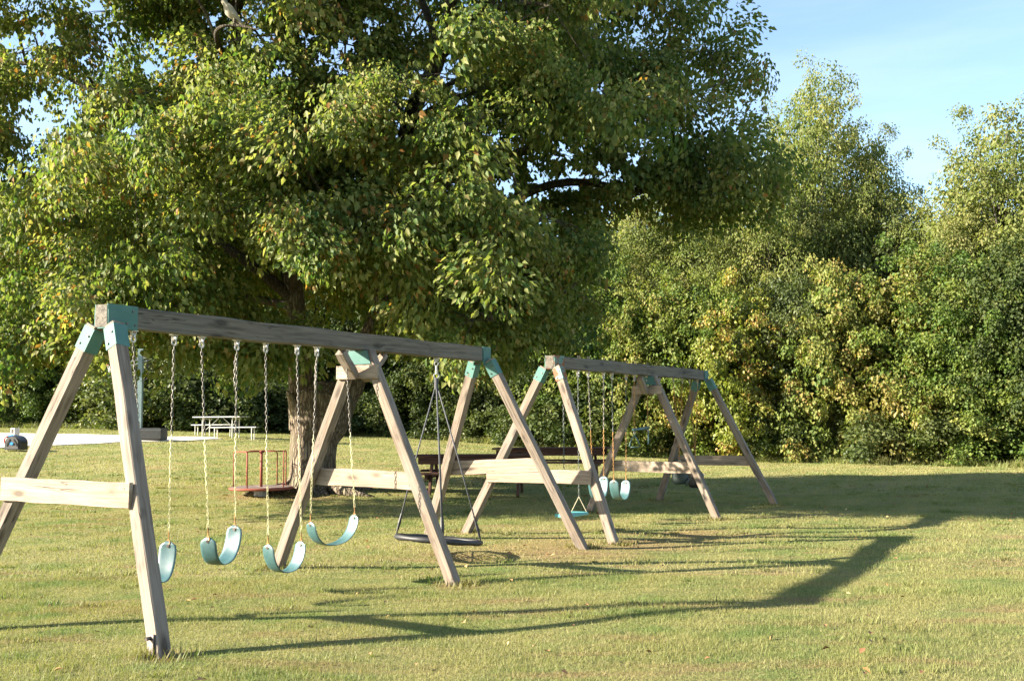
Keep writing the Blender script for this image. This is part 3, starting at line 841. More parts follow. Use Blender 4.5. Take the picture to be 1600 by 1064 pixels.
# ------------------------------------------------------------------ woodland trees behind
def crown_mesh(name, mat, h, rx, ry, nclump, nleaf, crad, L, Wd, zlo=.0, droop=.6, tm=.5, ts=.2, power=.45, lumpy=.35, gap=-.35, taper=0., seed=0, sep=.75, align=.9, tufts=0, tsep=1.2):
    parts = []; k = 0; att = []
    tries = 0
    while k < nclump and tries < 40000:
        tries += 1
        d = unit(rng.normal(size=3))
        f = 1 + lumpy * lump(d, 2.0, seed)
        s = rng.random() ** power
        p = d * s * (.80 if tufts else 1.) * f * np.array([rx, ry, h * (1 - zlo) / 2])
        zf = p[2] / (h * (1 - zlo)) + .5
        p[:2] *= 1 - taper * max(0, zf - .3)
        p[2] += h * (zlo + (1 - zlo) / 2)
        if p[2] < .15: continue
        if lump(p, .55, seed + 3) < gap: continue
        if att and ((np.array(att) - p) ** 2).sum(1).min() < (crad * sep) ** 2: continue
        cr_ = crad * (.55 + .75 * rng.random())
        v, f_, t_ = clump(int(nleaf * (.7 + .6 * rng.random())), np.array([cr_, cr_, cr_ * .75]), L, Wd, droop=droop, tmean=np.clip(rng.normal(tm, .15), .1, .8), tsd=ts * .6, align=align)
        v = v + p
        v[:, 2] = np.maximum(v[:, 2], .03)
        parts.append((v, f_, t_)); att.append(p); k += 1
    # proud tufts: sprays that stand out from the crown, so that low light rakes across them
    if tufts:
        tc = []; tries = 0
        while len(tc) < tufts and tries < 20000:
            tries += 1
            d = unit(rng.normal(size=3)); d[2] = d[2] * .9
            f = 1 + lumpy * lump(d, 2.0, seed)
            p = d * (.98 + .22 * rng.random()) * f * np.array([rx, ry, h * (1 - zlo) / 2])
            zf = p[2] / (h * (1 - zlo)) + .5
            p[:2] *= 1 - taper * max(0, zf - .3)
            p[2] += h * (zlo + (1 - zlo) / 2)
            if p[2] < .45 or (p[2] < 1.6 and rng.random() < .6): continue
            if att and ((np.array(att) - p) ** 2).sum(1).min() > 1.5 ** 2: continue
            if tc and ((np.array(tc) - p) ** 2).sum(1).min() < tsep ** 2: continue
            tc.append(p)
        for p in tc:
            tm_ = np.clip(rng.normal(tm + .06, .14), .15, .85)
            for j in range(int(rng.integers(2, 5))):
                q = p + np.array([rng.normal(0, .30), rng.normal(0, .30), -.28 * j + rng.normal(0, .1)])
                r_ = .30 + .20 * rng.random()
                v, f_, t_ = clump(int(85 * (.7 + .6 * rng.random())), np.array([r_, r_, r_ * .9]), L * .72, Wd * .74, droop=droop, tmean=tm_, tsd=.1, align=.5)
                v = v + q; v[:, 2] = np.maximum(v[:, 2], .03)
                parts.append((v, f_, t_))
    V, Fc, T = join(parts)
    V[:, 2] *= h / np.percentile(V[:, 2], 99.6)
    me = np_mesh(name, V, Fc, T); me.materials.append(mat)
    return me, att
def trunk_mesh(name, h, r, att, mat, seed, fork=True, nb=14):
    g = random.Random(seed)
    path = [Vector((0, 0, -.2))]
    x = y = 0
    for i in range(1, 8):
        x += g.gauss(0, .10); y += g.gauss(0, .10)
        path.append(Vector((x, y, h * i / 7)))
    rs = [r * (1 - .88 * i / 7) for i in range(8)]
    paths = [(smooth_path(path, rs, 3))]
    if len(att):
        A = np.array(att)
        for k in range(nb):
            p = Vector(A[g.randrange(len(A))])
            zb = max(.15 * h, p.z - .25 * h - .2 * (Vector((p.x, p.y, 0)).length))
            i = max(1, min(6, int(zb / h * 7)))
            a = path[i]
            b = a.lerp(p, .5) + Vector((g.gauss(0, .15), g.gauss(0, .15), .1 * (p - a).length))
            paths.append(([a, b, p], (rs[i] * .55, rs[i] * .35, .012)))
    m = tubes_np(paths, 6)
    me = m.mesh(name); me.materials.append(mat)
    me.polygons.foreach_set('use_smooth', [True] * len(me.polygons))
    return me
KIND = {}
def kind(key, mat, bmat, h, **kw):
    L = []
    mats = mat if isinstance(mat, tuple) else (mat,)
    nv = kw.pop('variants', 2); r = kw.pop('trunk', .16); nb = kw.pop('nb', 14)
    for s in range(nv):
        cm, att = crown_mesh('crown', M[mats[s % len(mats)]], h, seed=hash_(key) + s * 7, **kw)
        L.append((cm, trunk_mesh('trunk', h * .84, r, att, M[bmat], s + 5, nb=nb), h))
    KIND[key] = L
def hash_(s): return sum(ord(c) * (i + 3) for i, c in enumerate(s)) % 97
kind('dense', ('leaf_wood', 'leaf_grey', 'leaf_wood', 'leaf_dark'), 'bark_thin', 9.0, rx=3.1, ry=3.0, nclump=80, nleaf=150, crad=.95, L=.19, Wd=.135, zlo=.06, variants=4, gap=-.30, sep=1.1, tufts=70, tsep=1.25)
kind('feather', 'leaf_feather', 'bark_pale', 15.0, rx=3.0, ry=3.0, nclump=200, nleaf=190, crad=.95, L=.165, Wd=.085, zlo=.16, droop=.8, variants=3, gap=-.27, trunk=.2, nb=70, lumpy=.6, sep=.85, tm=.6, align=.5, tufts=45, tsep=1.2)
kind('shrub', ('leaf_dark', 'leaf_wood', 'leaf_dark', 'leaf_grey'), 'bark_thin', 3.2, rx=2.1, ry=1.8, nclump=40, nleaf=95, crad=.62, L=.18, Wd=.125, zlo=-.12, variants=4, gap=-.35, trunk=.05, nb=8, tm=.5, sep=.95, lumpy=.6, tufts=22, tsep=.95)  # darker leaf mix paints in the shade at the foot of the wood
kind('vine', ('leaf_wood', 'leaf_yellow', 'leaf_tan'), 'bark_thin', 7.0, rx=2.2, ry=2.0, nclump=65, nleaf=140, crad=.75, L=.175, Wd=.14, zlo=-.02, variants=3, gap=-.25, droop=1.0, tm=.64, taper=.35, sep=1.1, lumpy=.6, tufts=60, tsep=1.05)
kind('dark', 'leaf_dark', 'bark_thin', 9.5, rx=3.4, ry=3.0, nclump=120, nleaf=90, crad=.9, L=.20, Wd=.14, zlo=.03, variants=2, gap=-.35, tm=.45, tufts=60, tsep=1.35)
def wood_tree(key, px, top, Y, wid, label, group=None, cat='tree', name='woodland_tree', var=None):
    """stands where the line of sight px meets distance Y, reaching up to the height seen at top"""
    p = at(px, top, Y)
    z0 = gz(p.x, min(p.y, 60))
    L = KIND[key]
    cm, tm_, h = L[int(rng.integers(len(L))) if var is None else var]
    s = (p.z - z0) / h
    w = wid
    o = thing(name, (p.x, p.y, z0), rng.random() * 6.283, label, cat, group)
    w *= 1 if key != 'shrub' else .9 + .3 * rng.random()
    a = bpy.data.objects.new('crown', cm); b = bpy.data.objects.new('trunk', tm_)
    for q in (a, b):
        col.objects.link(q); q.parent = o
        q.scale = (w * s, w * s, s)
    return o
G1, G2, G3 = 'dense trees along the wood edge', 'shrubs at the foot of the wood', 'trees in the back row of the wood'
# tall ones that stand out against the sky
wood_tree('feather', 1262, 108, 46, .92, 'tallest pale feathery tree rising against the sky right of the shade tree', name='tall_tree', var=0)
wood_tree('feather', 1352, 208, 45, .85, 'second tall tree with a rounded shoulder just right of the tallest one', name='tall_tree', var=1)
wood_tree('feather', 1565, 165, 40, 1.15, 'thin pale feathery tree at the right edge against the sky', name='tall_tree', var=1)
wood_tree('feather', 1500, 300, 40, 1.0, 'lower feathery tree left of the thin tree at the right edge', name='tall_tree', var=0)
wood_tree('feather', 1195, 265, 43, .95, 'open tree with a bare dark trunk below the right tip of the shade tree', name='tall_tree', var=1)
wood_tree('dense', 1425, 318, 44, .9, 'dark round treetop in the dip of the skyline at right', name='tall_tree', var=1)
wood_tree('feather', 1010, 290, 46, 1.2, 'pale open tree behind the right end of the rear swing beam', name='tall_tree', var=0)
wood_tree('feather', 1095, 285, 45, 1.15, 'pale open tree left of the bare dark trunk', name='tall_tree', var=1)
wood_tree('feather', 1680, 200, 39, 1.1, 'feathery tree just beyond the right edge of the view', name='tall_tree', var=0)
# wood edge, right of the big tree
for px, top, Y, w, key, lab in (
    (930, 395, 44, 1.0, 'dense', 'dense tree over the left end of the rear swing beam'),
    (1010, 440, 42, .9, 'vine', 'yellow green vine hung tree behind the middle of the rear swing beam'),
    (1085, 425, 42, .95, 'dense', 'leafy tree above the far end of the rear swing beam'),
    (1150, 430, 40.5, .9, 'vine', 'bright yellow vine draped tree right of the rear swing set'),
    (1225, 430, 41, .95, 'dense', 'leafy tree under the tallest pale tree'),
    (1300, 410, 39.5, .9, 'vine', 'yellow green vine column under the second tall tree'),
    (1375, 400, 39, .95, 'vine', 'tan tinged vine draped tree below the dip of the skyline'),
    (1450, 385, 38, 1.0, 'dense', 'green tree under the lower feathery tree at right'),
    (1530, 400, 36.5, 1.0, 'dense', 'broad green tree at the right end of the wood edge'),
    (1610, 380, 35.5, 1.0, 'dense', 'broad green tree cut by the right edge of the picture'),
    (1700, 370, 34.5, 1.0, 'dense', 'broad green tree beyond the right edge of the picture')):
    wood_tree(key, px, top, Y, w, lab, G1, var={1010: 0, 1150: 1, 1300: 0, 1375: 2, 930: 0, 1085: 2, 1225: 1, 1450: 0, 1530: 0, 1610: 3, 1700: 1}[px])
# shrubs along the foot, right
SH = [(905, 590, 43.5, 'in the shade behind the rear beam end'), (985, 640, 42.6, 'low behind the trapeze swing'), (1060, 615, 42.2, 'behind the bucket swings'), (1140, 660, 41.2, 'just right of the rear set far leg'),
      (1225, 625, 40.6, 'below the tallest feathery tree'), (1330, 655, 39.0, 'low in the middle of the right hand wood'), (1440, 600, 37.6, 'below the dip of the skyline'), (1530, 640, 36.4, 'near the right edge of the picture'), (1610, 590, 35.6, 'cut by the right edge of the picture')]
for i, (px, top, Y, lab) in enumerate(SH):
    wood_tree('shrub', px, top, Y, 1.0 + .35 * rng.random(), 'dark leafy shrub ' + lab, G2 + ' on the right', 'shrub', 'edge_shrub')
# left and middle, behind the big tree
LT = ('beyond the left edge of the picture', 'cut by the left edge of the picture', 'above the concrete block', 'behind the splayed left leg of the front swing set', 'directly behind the basketball hoop', 'behind the left end of the metal picnic table', 'behind the right end of the metal picnic table', 'behind the merry go round', 'straight behind the trunk of the shade tree', 'just right of the big trunk', 'behind the middle A frame of the front set', 'behind the saucer swing', 'behind the far end of the front beam', 'in the gap between the two swing beams', 'behind the near end of the rear beam')
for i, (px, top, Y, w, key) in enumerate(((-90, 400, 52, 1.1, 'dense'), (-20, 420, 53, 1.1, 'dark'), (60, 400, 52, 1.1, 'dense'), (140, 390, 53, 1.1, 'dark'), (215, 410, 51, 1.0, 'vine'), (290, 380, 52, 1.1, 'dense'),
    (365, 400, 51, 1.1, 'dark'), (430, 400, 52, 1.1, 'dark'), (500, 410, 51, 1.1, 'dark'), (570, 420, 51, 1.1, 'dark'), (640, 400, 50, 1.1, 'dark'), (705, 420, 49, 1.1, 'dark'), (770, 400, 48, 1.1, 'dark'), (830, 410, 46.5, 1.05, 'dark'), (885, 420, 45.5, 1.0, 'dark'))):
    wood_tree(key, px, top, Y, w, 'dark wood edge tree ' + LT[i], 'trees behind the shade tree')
LS = ('beyond the left edge of the court', 'at the left edge behind the ride on toy', 'right of the concrete block', 'behind the near leg of the front swing set', 'behind the foot of the basketball hoop', 'left of the metal picnic table', 'behind the metal picnic table top', 'at the right end of the metal picnic table', 'behind the merry go round rails', 'behind the left side of the big trunk', 'just right of the big trunk', 'behind the middle A frame legs', 'behind the saucer swing ropes', 'behind the nearer brown picnic table', 'left of the rear swing set', 'behind the farther brown picnic table')
for i, (px, top, Y) in enumerate(((-60, 600, 50), (20, 625, 50.5), (85, 600, 51), (165, 615, 50), (240, 560, 48.5), (290, 545, 47.5), (345, 570, 47.4), (390, 590, 47.2), (430, 605, 47.6), (480, 590, 48.5), (545, 620, 49), (610, 600, 48.6), (670, 625, 47.8), (735, 600, 47), (795, 630, 46), (850, 600, 44.8))):
    wood_tree('shrub', px, top, Y, 1.1 + .3 * rng.random(), 'leafy shrub ' + LS[i], G2 + ' on the left', 'shrub', 'edge_shrub')
# back row closing the wood
for i, (px, top, Y) in enumerate(((-60, 360, 60), (60, 350, 61), (180, 340, 60), (300, 350, 61), (420, 350, 60), (540, 350, 60), (660, 350, 58), (780, 350, 56), (880, 380, 54), (960, 330, 53), (1060, 325, 52), (1150, 325, 50), (1240, 370, 50), (1330, 350, 49), (1420, 375, 48), (1520, 350, 46), (1620, 320, 44))):
    wood_tree('dark' if px < 900 else 'dense', px, top, Y, 1.25, 'back row tree deep in the wood ' + ('at the far left edge' if px < 0 else 'left of the court' if px < 100 else 'behind the basketball hoop' if px < 250 else 'behind the metal picnic table' if px < 380 else 'behind the left stem of the shade tree' if px < 480 else 'behind the right stem of the shade tree' if px < 600 else 'behind the saucer swing' if px < 700 else 'behind the far end of the front beam' if px < 800 else 'behind the near end of the rear beam' if px < 900 else 'behind the trapeze swing' if px < 1000 else 'behind the end of the rear beam' if px < 1100 else 'behind the bare dark trunk' if px < 1200 else 'behind the tallest feathery tree' if px < 1300 else 'behind the second tall tree' if px < 1400 else 'in the dip of the skyline' if px < 1460 else 'behind the lower feathery tree' if px < 1560 else 'at the right edge of the picture'), G3)

# ================================================================== SWING SETS
def swing_set(i, label, boards, rust=False, bolts=False):
    s = SETS[i]
    L, H, mid = s['L'], s['H'], s['m']
    bw, bh = .134, .180
    root = thing('swing_set', (s['x'], s['y'], 0), R(90) - s['az'], label, 'swing set')
    # local x along the beam, local y to the far side (n = -y)
    timber('beam', (0, 0, H), (L, 0, H), bw, bh, (0, 0, 1), M['beam'], root, warp=.0045, segs=14, bev=.009)
    Pl = lambda t, n, z: Vector((t, -n, z))
    LEG = .114
    for e, (t0, sp_) in enumerate(((.05, -.48), (mid, 0.), (L - .10, .48))):
        tf = {0: .08, 1: mid, 2: L - .08}[e] + sp_
        for q in (1, -1):
            top_n = .105 if e != 1 else .09
            A = Pl(t0, q * top_n, H - .075 if e != 1 else H - bh / 2 - .012)
            wpt = set_pt(i, tf, q * 1.195)
            B = Pl(tf, q * 1.195, gz(*wpt) - .06)
            timber('leg', A, B, LEG, LEG, (1, 0, 0), M['timber'], root, warp=.002)
            if e != 1:
                # steel socket round the leg head with a flange up the beam side
                br = MB()
                d = (B - A).normalized()
                a2, b2 = A + d * .02, A + d * .215
                br.bar(a2, b2, LEG + .012, LEG + .012, (1, 0, 0))
                sgn = -q
                y0 = sgn * (bw / 2 + .004)
                xa, xb = (0.004, .30) if e == 0 else (L - .20, L - .004)
                br.box(((xa + xb) / 2, y0, H + .003), (xb - xa, .008, bh + .006))
                fx = t0 + .03 if e == 0 else t0 - .02
                Mx = Matrix(((1, 0, 0, 0), (0, 0, 1, y0 + sgn * .006), (0, 1, 0, 0), (0, 0, 0, 1)))
                br.prism([(fx - .075, H + .05), (fx + .075, H + .05), (fx + .075, H - .14), (fx - .075, H - .14)], .008, Mx)
                if q == 1:
                    br.box(((xa + xb) / 2, 0, H - bh / 2 - .004), (xb - xa, bw + .016, .008))
                bm_ = M['rust_bracket'] if (rust and q == 1 and e == 0) else M['teal_bracket']
                bo = br.build('bracket', bm_, root)
                bb = MB()
                for k, (u, v) in enumerate(((.09, .03), (.17, -.03))):
                    c = A + d * u
                    nn = Vector((-1, 0, 0)) - d * Vector((-1, 0, 0)).dot(d)
                    nn.normalize(); sd = nn.cross(d)
                    bb.tube([c + nn * (LEG / 2 + .004) + sd * v, c + nn * (LEG / 2 + .016) + sd * v], .009, 6)
                xo = xb - .05 if e == 0 else xa + .05
                for (u, v) in ((xo, .05), (xo - (.06 if e == 0 else -.06), -.05), (xo + (.025 if e == 0 else -.025), -.06)):
                    bb.tube([(u, y0, H + v), (u, y0 + sgn * .012, H + v)], .009, 6)
                bb.build('bolt', M['bolt'], bo)
            else:
                bb = MB()
                d = (B - A).normalized()
                nn = Vector((-1, 0, 0)); c = A + d * .22
                bb.tube([c + nn * (LEG / 2 + .03), c + nn * (LEG / 2 + .045)], .009, 6)
    # middle frame: gusset board, two knee braces, teal plate
    zb = H - bh / 2
    gs = timber('gusset_board', Pl(mid - LEG / 2 - .02, -.27, zb - .235), Pl(mid - LEG / 2 - .02, .27, zb - .235), .036, .145, (0, 0, 1), M['board'], root, segs=4, bev=.004)
    timber('knee_brace', (mid - .36, 0, zb - .035), (mid - LEG / 2 - .075, 0, zb - .285), .105, .085, (0, 0, 1), M['timber'], root, segs=4)
    timber('knee_brace', (mid + .40, 0, zb - .03), (mid + LEG / 2 + .015, 0, zb - .31), .10, .06, (0, 0, 1), M['timber'], root, segs=4)
    pm = MB()
    Mx = Matrix(((0, 0, 1, mid - LEG / 2 - .010), (1, 0, 0, 0), (0, 1, 0, 0), (0, 0, 0, 1)))
    pm.prism([(-.12, zb - .004), (.12, zb - .004), (.17, zb - .15), (-.17, zb - .15)], .008, Mx)
    pm.build('bracket', M['teal_bracket'], root)
    an = MB(); fw = set_pt(i, .08 - .48, 1.195)
    fx_, fz = .08 - .48, gz(*fw)
    an.bar((fx_ - LEG / 2 - .012, -1.165, fz - .06), (fx_ - LEG / 2 + .03, -1.125, fz + .15), .05, .016, (1, 0, 0)); an.tube([(fx_ - LEG / 2 - .02, -1.125, fz + .13), (fx_ - LEG / 2 + .09, -1.125, fz + .13)], .013, 8)
    if i == 0: an.build('ground_anchor', M['bolt'], root)
    # cross boards
    for (e, z0, z1, n0, n1, side) in boards:
        tb = {0: .08, 1: mid, 2: L - .08}[e]
        spl = {0: -.48, 1: 0., 2: .48}[e]
        k = 1 - ((z0 + z1) / 2) / H
        x = tb + spl * k + side * (LEG / 2 + .024)
        b = timber('cross_board', Pl(x, n0, z0), Pl(x, n1, z1), .036, .185, (0, 0, 1), M['board'], root, segs=7, bev=.004)
        sc = MB()
        ln = Vector((0, n1 - n0, 0)).length
        for u in (-ln / 2 + .05, ln / 2 - .05):
            for v in (-.05, .05):
                sc.tube([(u, side * -.017, v), (u, side * .0, v)] if False else [(u + random.uniform(-.015, .015), -.017, v), (u, .0215, v)], .007, 6)
        sc.build('screw', M['bolt'], b)
    if bolts:
        bb = MB()
        for tt in (.845, .895, 1.171, 1.22, 1.682, 1.73, 1.97, 2.02, 2.48, 2.53, 2.795, 2.845, 3.30, 3.35, 4.4, 4.45, 4.85, 4.9, 5.2, 5.25, 5.56, 5.61):
            bb.tube([(tt, 0, H + bh / 2 - .01), (tt, 0, H + bh / 2 + .045)], .006, 6)
        bb.build('hanger_bolts', M['bolt'], root)
    return root
S1 = swing_set(0, 'nearer weathered timber swing set with three A frames and teal brackets', [(0, 1.10, 1.085, -.78, .70, -1), (1, 1.02, .99, -.72, .62, 1), (2, .985, 1.04, -.72, .60, 1)])
S2 = swing_set(1, 'farther timber swing set standing half in the tree shade', [(0, .845, .845, -.86, .80, -1), (1, .83, .815, -.82, .78, 1), (2, .83, .83, -.82, .80, 1)], True, True)

# ------------------------------------------------------------------ chains and swings
def chain_mesh(a, b, pitch=.037, wire=.0032, twist=.0, wid=.024, name='chain'):
    a, b = Vector(a), Vector(b)
    L = (b - a).length; n = max(2, int(L / pitch)); pitch = L / n
    d = (b - a).normalized(); u = d.orthogonal().normalized(); w = d.cross(u)
    hl, hw = pitch * .5 + wire * 1.3, wid / 2 - wire
    prof = []
    for k in range(10):
        q = 2 * math.pi * k / 10
        cx, sy = math.cos(q), math.sin(q)
        prof.append((math.copysign(abs(cx) ** .7, cx) * hl, math.copysign(abs(sy) ** .8, sy) * hw))
    m = MB()
    for i in range(n):
        c = a + d * (i + .5) * pitch
        an = (i % 2) * math.pi / 2 + twist * i + random.gauss(0, .12)
        s = u * math.cos(an) + w * math.sin(an)
        m.tube([c + d * x + s * y for x, y in prof], wire, 4, closed=True)
    return m
def hanger(m, top, drop=.085, k=.82):
    """yoke under the beam with a swivel ring"""
    t = Vector(top)
    m.box(t + 1.0 * Vector((0, 0, -.006)), (.085 * k, .055 * k, .012))
    for s in (-1, 1):
        m.bar(t + 1.0 * Vector((s * .030, 0, -.01)) * k, t + 1.0 * Vector((s * .010, 0, -.066)) * k, .034 * k, .007, (1, 0, 0))
    m.tube([t + 1.0 * Vector((0, -.025, -.06)) * k, t + 1.0 * Vector((0, .025, -.06)) * k], .010, 8)
    m.ring(t + 1.0 * Vector((0, 0, -.093)) * k, (0, 1, 0), .028 * k, .008, 16, 6)
    return t + 1.0 * Vector((0, 0, -.122)) * k
def belt_seat(a, b, sag, width=.165, th=.009, hang=.02):
    """U shaped strap from a to b, rounded at both ends"""
    a, b = Vector(a), Vector(b)
    n, mcross = 30, 8
    cx = (b - a)
    pts = []
    for i in range(n + 1):
        q = math.pi * i / n
        x = .5 - .5 * math.copysign(abs(math.cos(q)) ** .85, math.cos(q))
        z = -sag * math.sin(q) ** .95
        pts.append(a + cx * x + Vector((0, 0, z)))
    ln = [0]
    for i in range(n): ln.append(ln[-1] + (pts[i + 1] - pts[i]).length)
    tot = ln[-1]
    side = Vector((0, 0, 1)).cross(cx).normalized()
    V = []
    for i in range(n + 1):
        T = (pts[min(i + 1, n)] - pts[max(i - 1, 0)]).normalized()
        nn = T.cross(side).normalized()
        e = min(ln[i], tot - ln[i])
        wv = width / 2 * (math.sqrt(max(.0, 1 - max(0, 1 - e / .075) ** 2)) * .75 + .25 if e < .075 else 1)
        for lay in (-1, 1):
            for k in range(mcross + 1):
                y = -1 + 2 * k / mcross
                V.append(pts[i] + side * y * wv + nn * (lay * th / 2 * (1 - .6 * abs(y) ** 6) + .004 * y * y))
    rowl = 2 * (mcross + 1); Fc = []
    for i in range(n):
        for k in range(mcross):
            A, B = i * rowl + k, (i + 1) * rowl + k
            Fc.append((A, A + 1, B + 1, B))
            A += mcross + 1; B += mcross + 1
            Fc.append((A, B, B + 1, A + 1))
        A, B = i * rowl, (i + 1) * rowl
        Fc.append((A, B, B + mcross + 1, A + mcross + 1))
        A += mcross; B += mcross
        Fc.append((A, A + mcross + 1, B + mcross + 1, B))
    for i in (0, n):
        for k in range(mcross):
            A = i * rowl + k
            f = (A, A + mcross + 1, A + mcross + 2, A + 1)
            Fc.append(f if i == 0 else f[::-1])
    m = MB(); m.add(V, Fc)
    return m, pts, side
def swing_root(name, i, t, z, label, group, cat='swing', spin=0.):
    x, y = set_pt(i, t)
    return thing(name, (x, y, z), R(90) - SETS[i]['az'] + spin, label, cat, group)
def belt_swing(i, ts, tb, zb, sag, label, group, mats, split=.5, extra=(), swingn=0., twist=0.):
    tm = sum(tb) / 2
    z0 = min(zb) - sag
    root = swing_root('belt_swing', i, tm, z0, label, group)
    H = SETS[i]['H'] - .09
    ends = []
    for k in (0, 1):
        hm = MB()
        a = hanger(hm, (ts[k] - tm, 0, H - z0))
        hm.build('hanger', M['steel'], root, smooth=False)
        e = Vector((tb[k] - tm, swingn + twist * (2 * k - 1), zb[k] - z0))
        ends.append(e)
        b = e + Vector((0, 0, .075))
        c = a.lerp(b, split)
        chain_mesh(a, c).build('chain', mats[0], root)
        chain_mesh(c, b, twist=.05).build('chain', mats[1], root)
        if k in extra:
            chain_mesh(a + Vector((-.022, -.006, -.06)), a + Vector((-.03, -.004, -.33))).build('spare_chain', mats[0], root)
        hk = MB()
        hk.tube([b + Vector((0, 0, .01)), b.lerp(e, .5) + Vector((.004, 0, 0)), e + Vector((0, 0, -.02))], .006, 6)
        hk.ring(e + Vector((0, 0, -.012)), (1, 0, 0), .020, .005, 12, 5)
        hk.build('seat_hook', M['chain_rust'], root)
    m, pts, side = belt_seat(ends[0], ends[1], sag)
    m.build('seat', M['seat'], root, smooth=True)
    # washer plates at the strap ends
    for p, q in ((pts[0], pts[3]), (pts[-1], pts[-4])):
        wm = MB(); c = p.lerp(q, .4); nrm = (q - p).normalized().cross(side)
        wm.tube([c - nrm * .010, c + nrm * .010], .014, 8)
        wm.build('washer', M['bolt'], root)
    return root
GS = 'teal belt swings on the front swing set'
cc = (M['chain_grey'], M['chain_cream'])
belt_swing(0, (.32, .753), (.45, .775), (.60, .615), .31, 'teal belt swing hanging nearest, half behind the front right leg', GS, cc, .48, twist=.05)
belt_swing(0, (1.066, 1.496), (1.135, 1.54), (.615, .68), .285, 'teal belt swing second from the near end of the front beam', GS, cc, .5, (1,), twist=.04)
belt_swing(0, (1.875, 2.319), (1.965, 2.365), (.465, .455), .28, 'teal belt swing hanging lowest, third on the front beam', GS, cc, .45, twist=-.03)
belt_swing(0, (2.618, 3.091), (2.62, 3.15), (.615, .65), .27, 'teal belt swing hanging beside the middle A frame', GS, cc, .5, (0,), twist=-.07)
GS2 = 'belt swings on the rear swing set'
rr = (M['chain_rust'], M['chain_rust'])
belt_swing(1, (1.171, 1.682), (1.27, 1.64), (.74, .755), .32, 'pale teal belt swing just right of the rear near leg', GS2, (M['chain_grey'], M['chain_rust']), .55)
belt_swing(1, (1.971, 2.481), (1.98, 2.42), (.68, .655), .31, 'shaded teal belt swing in the middle of the rear swing set', GS2, (M['chain_dark'], M['chain_rust']), .55)
# flat seat swing
def flat_swing():
    tm, z0 = .60, .255
    r = swing_root('flat_swing', 1, tm, z0, 'flat teal board swing on dark chains at the near end of rear swing set', None)
    H = SETS[1]['H'] - .09
    for ts, sx in ((.397, -1), (.845, 1)):
        hm = MB(); a = hanger(hm, (ts - tm, 0, H - z0)); hm.build('hanger', M['steel'], r)
        e = Vector((sx * .225, 0, .24))
        chain_mesh(a, e).build('chain', M['chain_dark'], r)
        tr = MB()
        for q in (-1, 1): tr.tube([e, (sx * .225, q * .125, .02)], .006, 6)
        tr.tube([(sx * .225, -.125, .012), (sx * .225, .125, .012)], .006, 6)
        tr.build('seat_triangle', M['cream_rope'], r)
    m = MB(); m.box((0, 0, 0), (.52, .27, .045), bev=.014)
    m.build('seat', M['board_seat'], r)
flat_swing()
# trapeze with two ring handles
def trapeze():
    tm, z0 = 3.03, 1.14
    r = swing_root('trapeze_swing', 1, tm, z0, 'teal trapeze bar with two triangular ring handles on rusty chains', None)
    H = SETS[1]['H'] - .09
    for ts, sx in ((2.795, -1), (3.299, 1)):
        hm = MB(); a = hanger(hm, (ts - tm, 0, H - z0)); hm.build('hanger', M['steel'], r)
        e = Vector((sx * .27, 0, .32 + sx * .02))
        chain_mesh(a, e).build('chain', M['chain_rust'], r)
        ln = MB(); ln.ring(e + Vector((0, 0, -.045)), (0, 1, 0), .028, .006, 12, 5); ln.build('link', M['steel'], r)
        g = MB()
        w = .5 if sx < 0 else 0.
        ax = Vector((math.cos(1.05), -math.sin(1.05), 0)) if sx < 0 else Vector((0.9, .45, 0)).normalized()
        c = e + Vector((0, 0, -.08))
        P = [c, c + ax * .045 + Vector((0, 0, -.06)), c + ax * .085 + Vector((0, 0, -.17)), c + ax * .07 + Vector((0, 0, -.195)), c - ax * .07 + Vector((0, 0, -.195)), c - ax * .085 + Vector((0, 0, -.17)), c - ax * .045 + Vector((0, 0, -.06))]
        g.tube(P, .011, 7, closed=True)
        g.build('ring_handle', M['seat'], r, smooth=True)
    m = MB(); m.tube([(-.31, 0, .31), (0, 0, .32), (.31, 0, .34)], .022, 10)
    m.build('trapeze_bar', M['seat'], r, smooth=True)
trapeze()
# bucket swings
def bucket_swing(ts, z0, label, mat, chain, spark=False, hang=.42):
    tm = sum(ts) / 2
    r = swing_root('bucket_swing', 1, tm, z0, label, 'bucket swings on the rear swing set', spin=R(25))
    H = SETS[1]['H'] - .09
    n = 20; V = []; Fc = []
    prof = [(.0, .00), (.10, .0), (.145, .03), (.155, .10), (.16, .18), (.165, .26), (.16, .30), (.145, .30), (.14, .2), (.13, .06), (.0, .04)]
    for rr_, z in prof:
        for k in range(n):
            q = 2 * math.pi * k / n
            lift = .06 * math.cos(2 * q) * (z / .3) * (1 if z > .15 else 0)
            V.append((rr_ * math.cos(q) * 1.05, rr_ * math.sin(q) * .9, z + lift))
    for i in range(len(prof) - 1):
        for k in range(n):
            l = (k + 1) % n
            Fc.append((i * n + k, i * n + l, (i + 1) * n + l, (i + 1) * n + k))
    m = MB(); m.add(V, Fc)
    m.build('bucket', mat, r, smooth=True)
    lg = MB()
    for s in (-1, 1): lg.ring((s * .075, -.13, .04), (0, 1, .3), .062, .016, 14, 6)
    lg.build('leg_opening', mat, r, smooth=True)
    for k, s in ((0, -1), (1, 1)):
        x = ts[k] - tm
        ca, sa = math.cos(-R(25)), math.sin(-R(25))
        hm = MB(); a = hanger(hm, (x * ca, x * sa, H - z0)); hm.build('hanger', M['steel'], r)
        e = Vector((s * .165, 0, .30 + .13))
        chain_mesh(a, e).build('chain', chain, r)
        tr = MB()
        for q in (-1, 1): tr.tube([e, (s * .15, q * .075, .28)], .005, 5)
        tr.build('hanging_triangle', M['steel'], r)
    if spark:
        st = MB(); st.box((.02, -.150, .235), (.075, .012, .035), bev=.004); st.build('painted_glint', M['white'], r)  # small white patch stands in for a highlight on the bucket
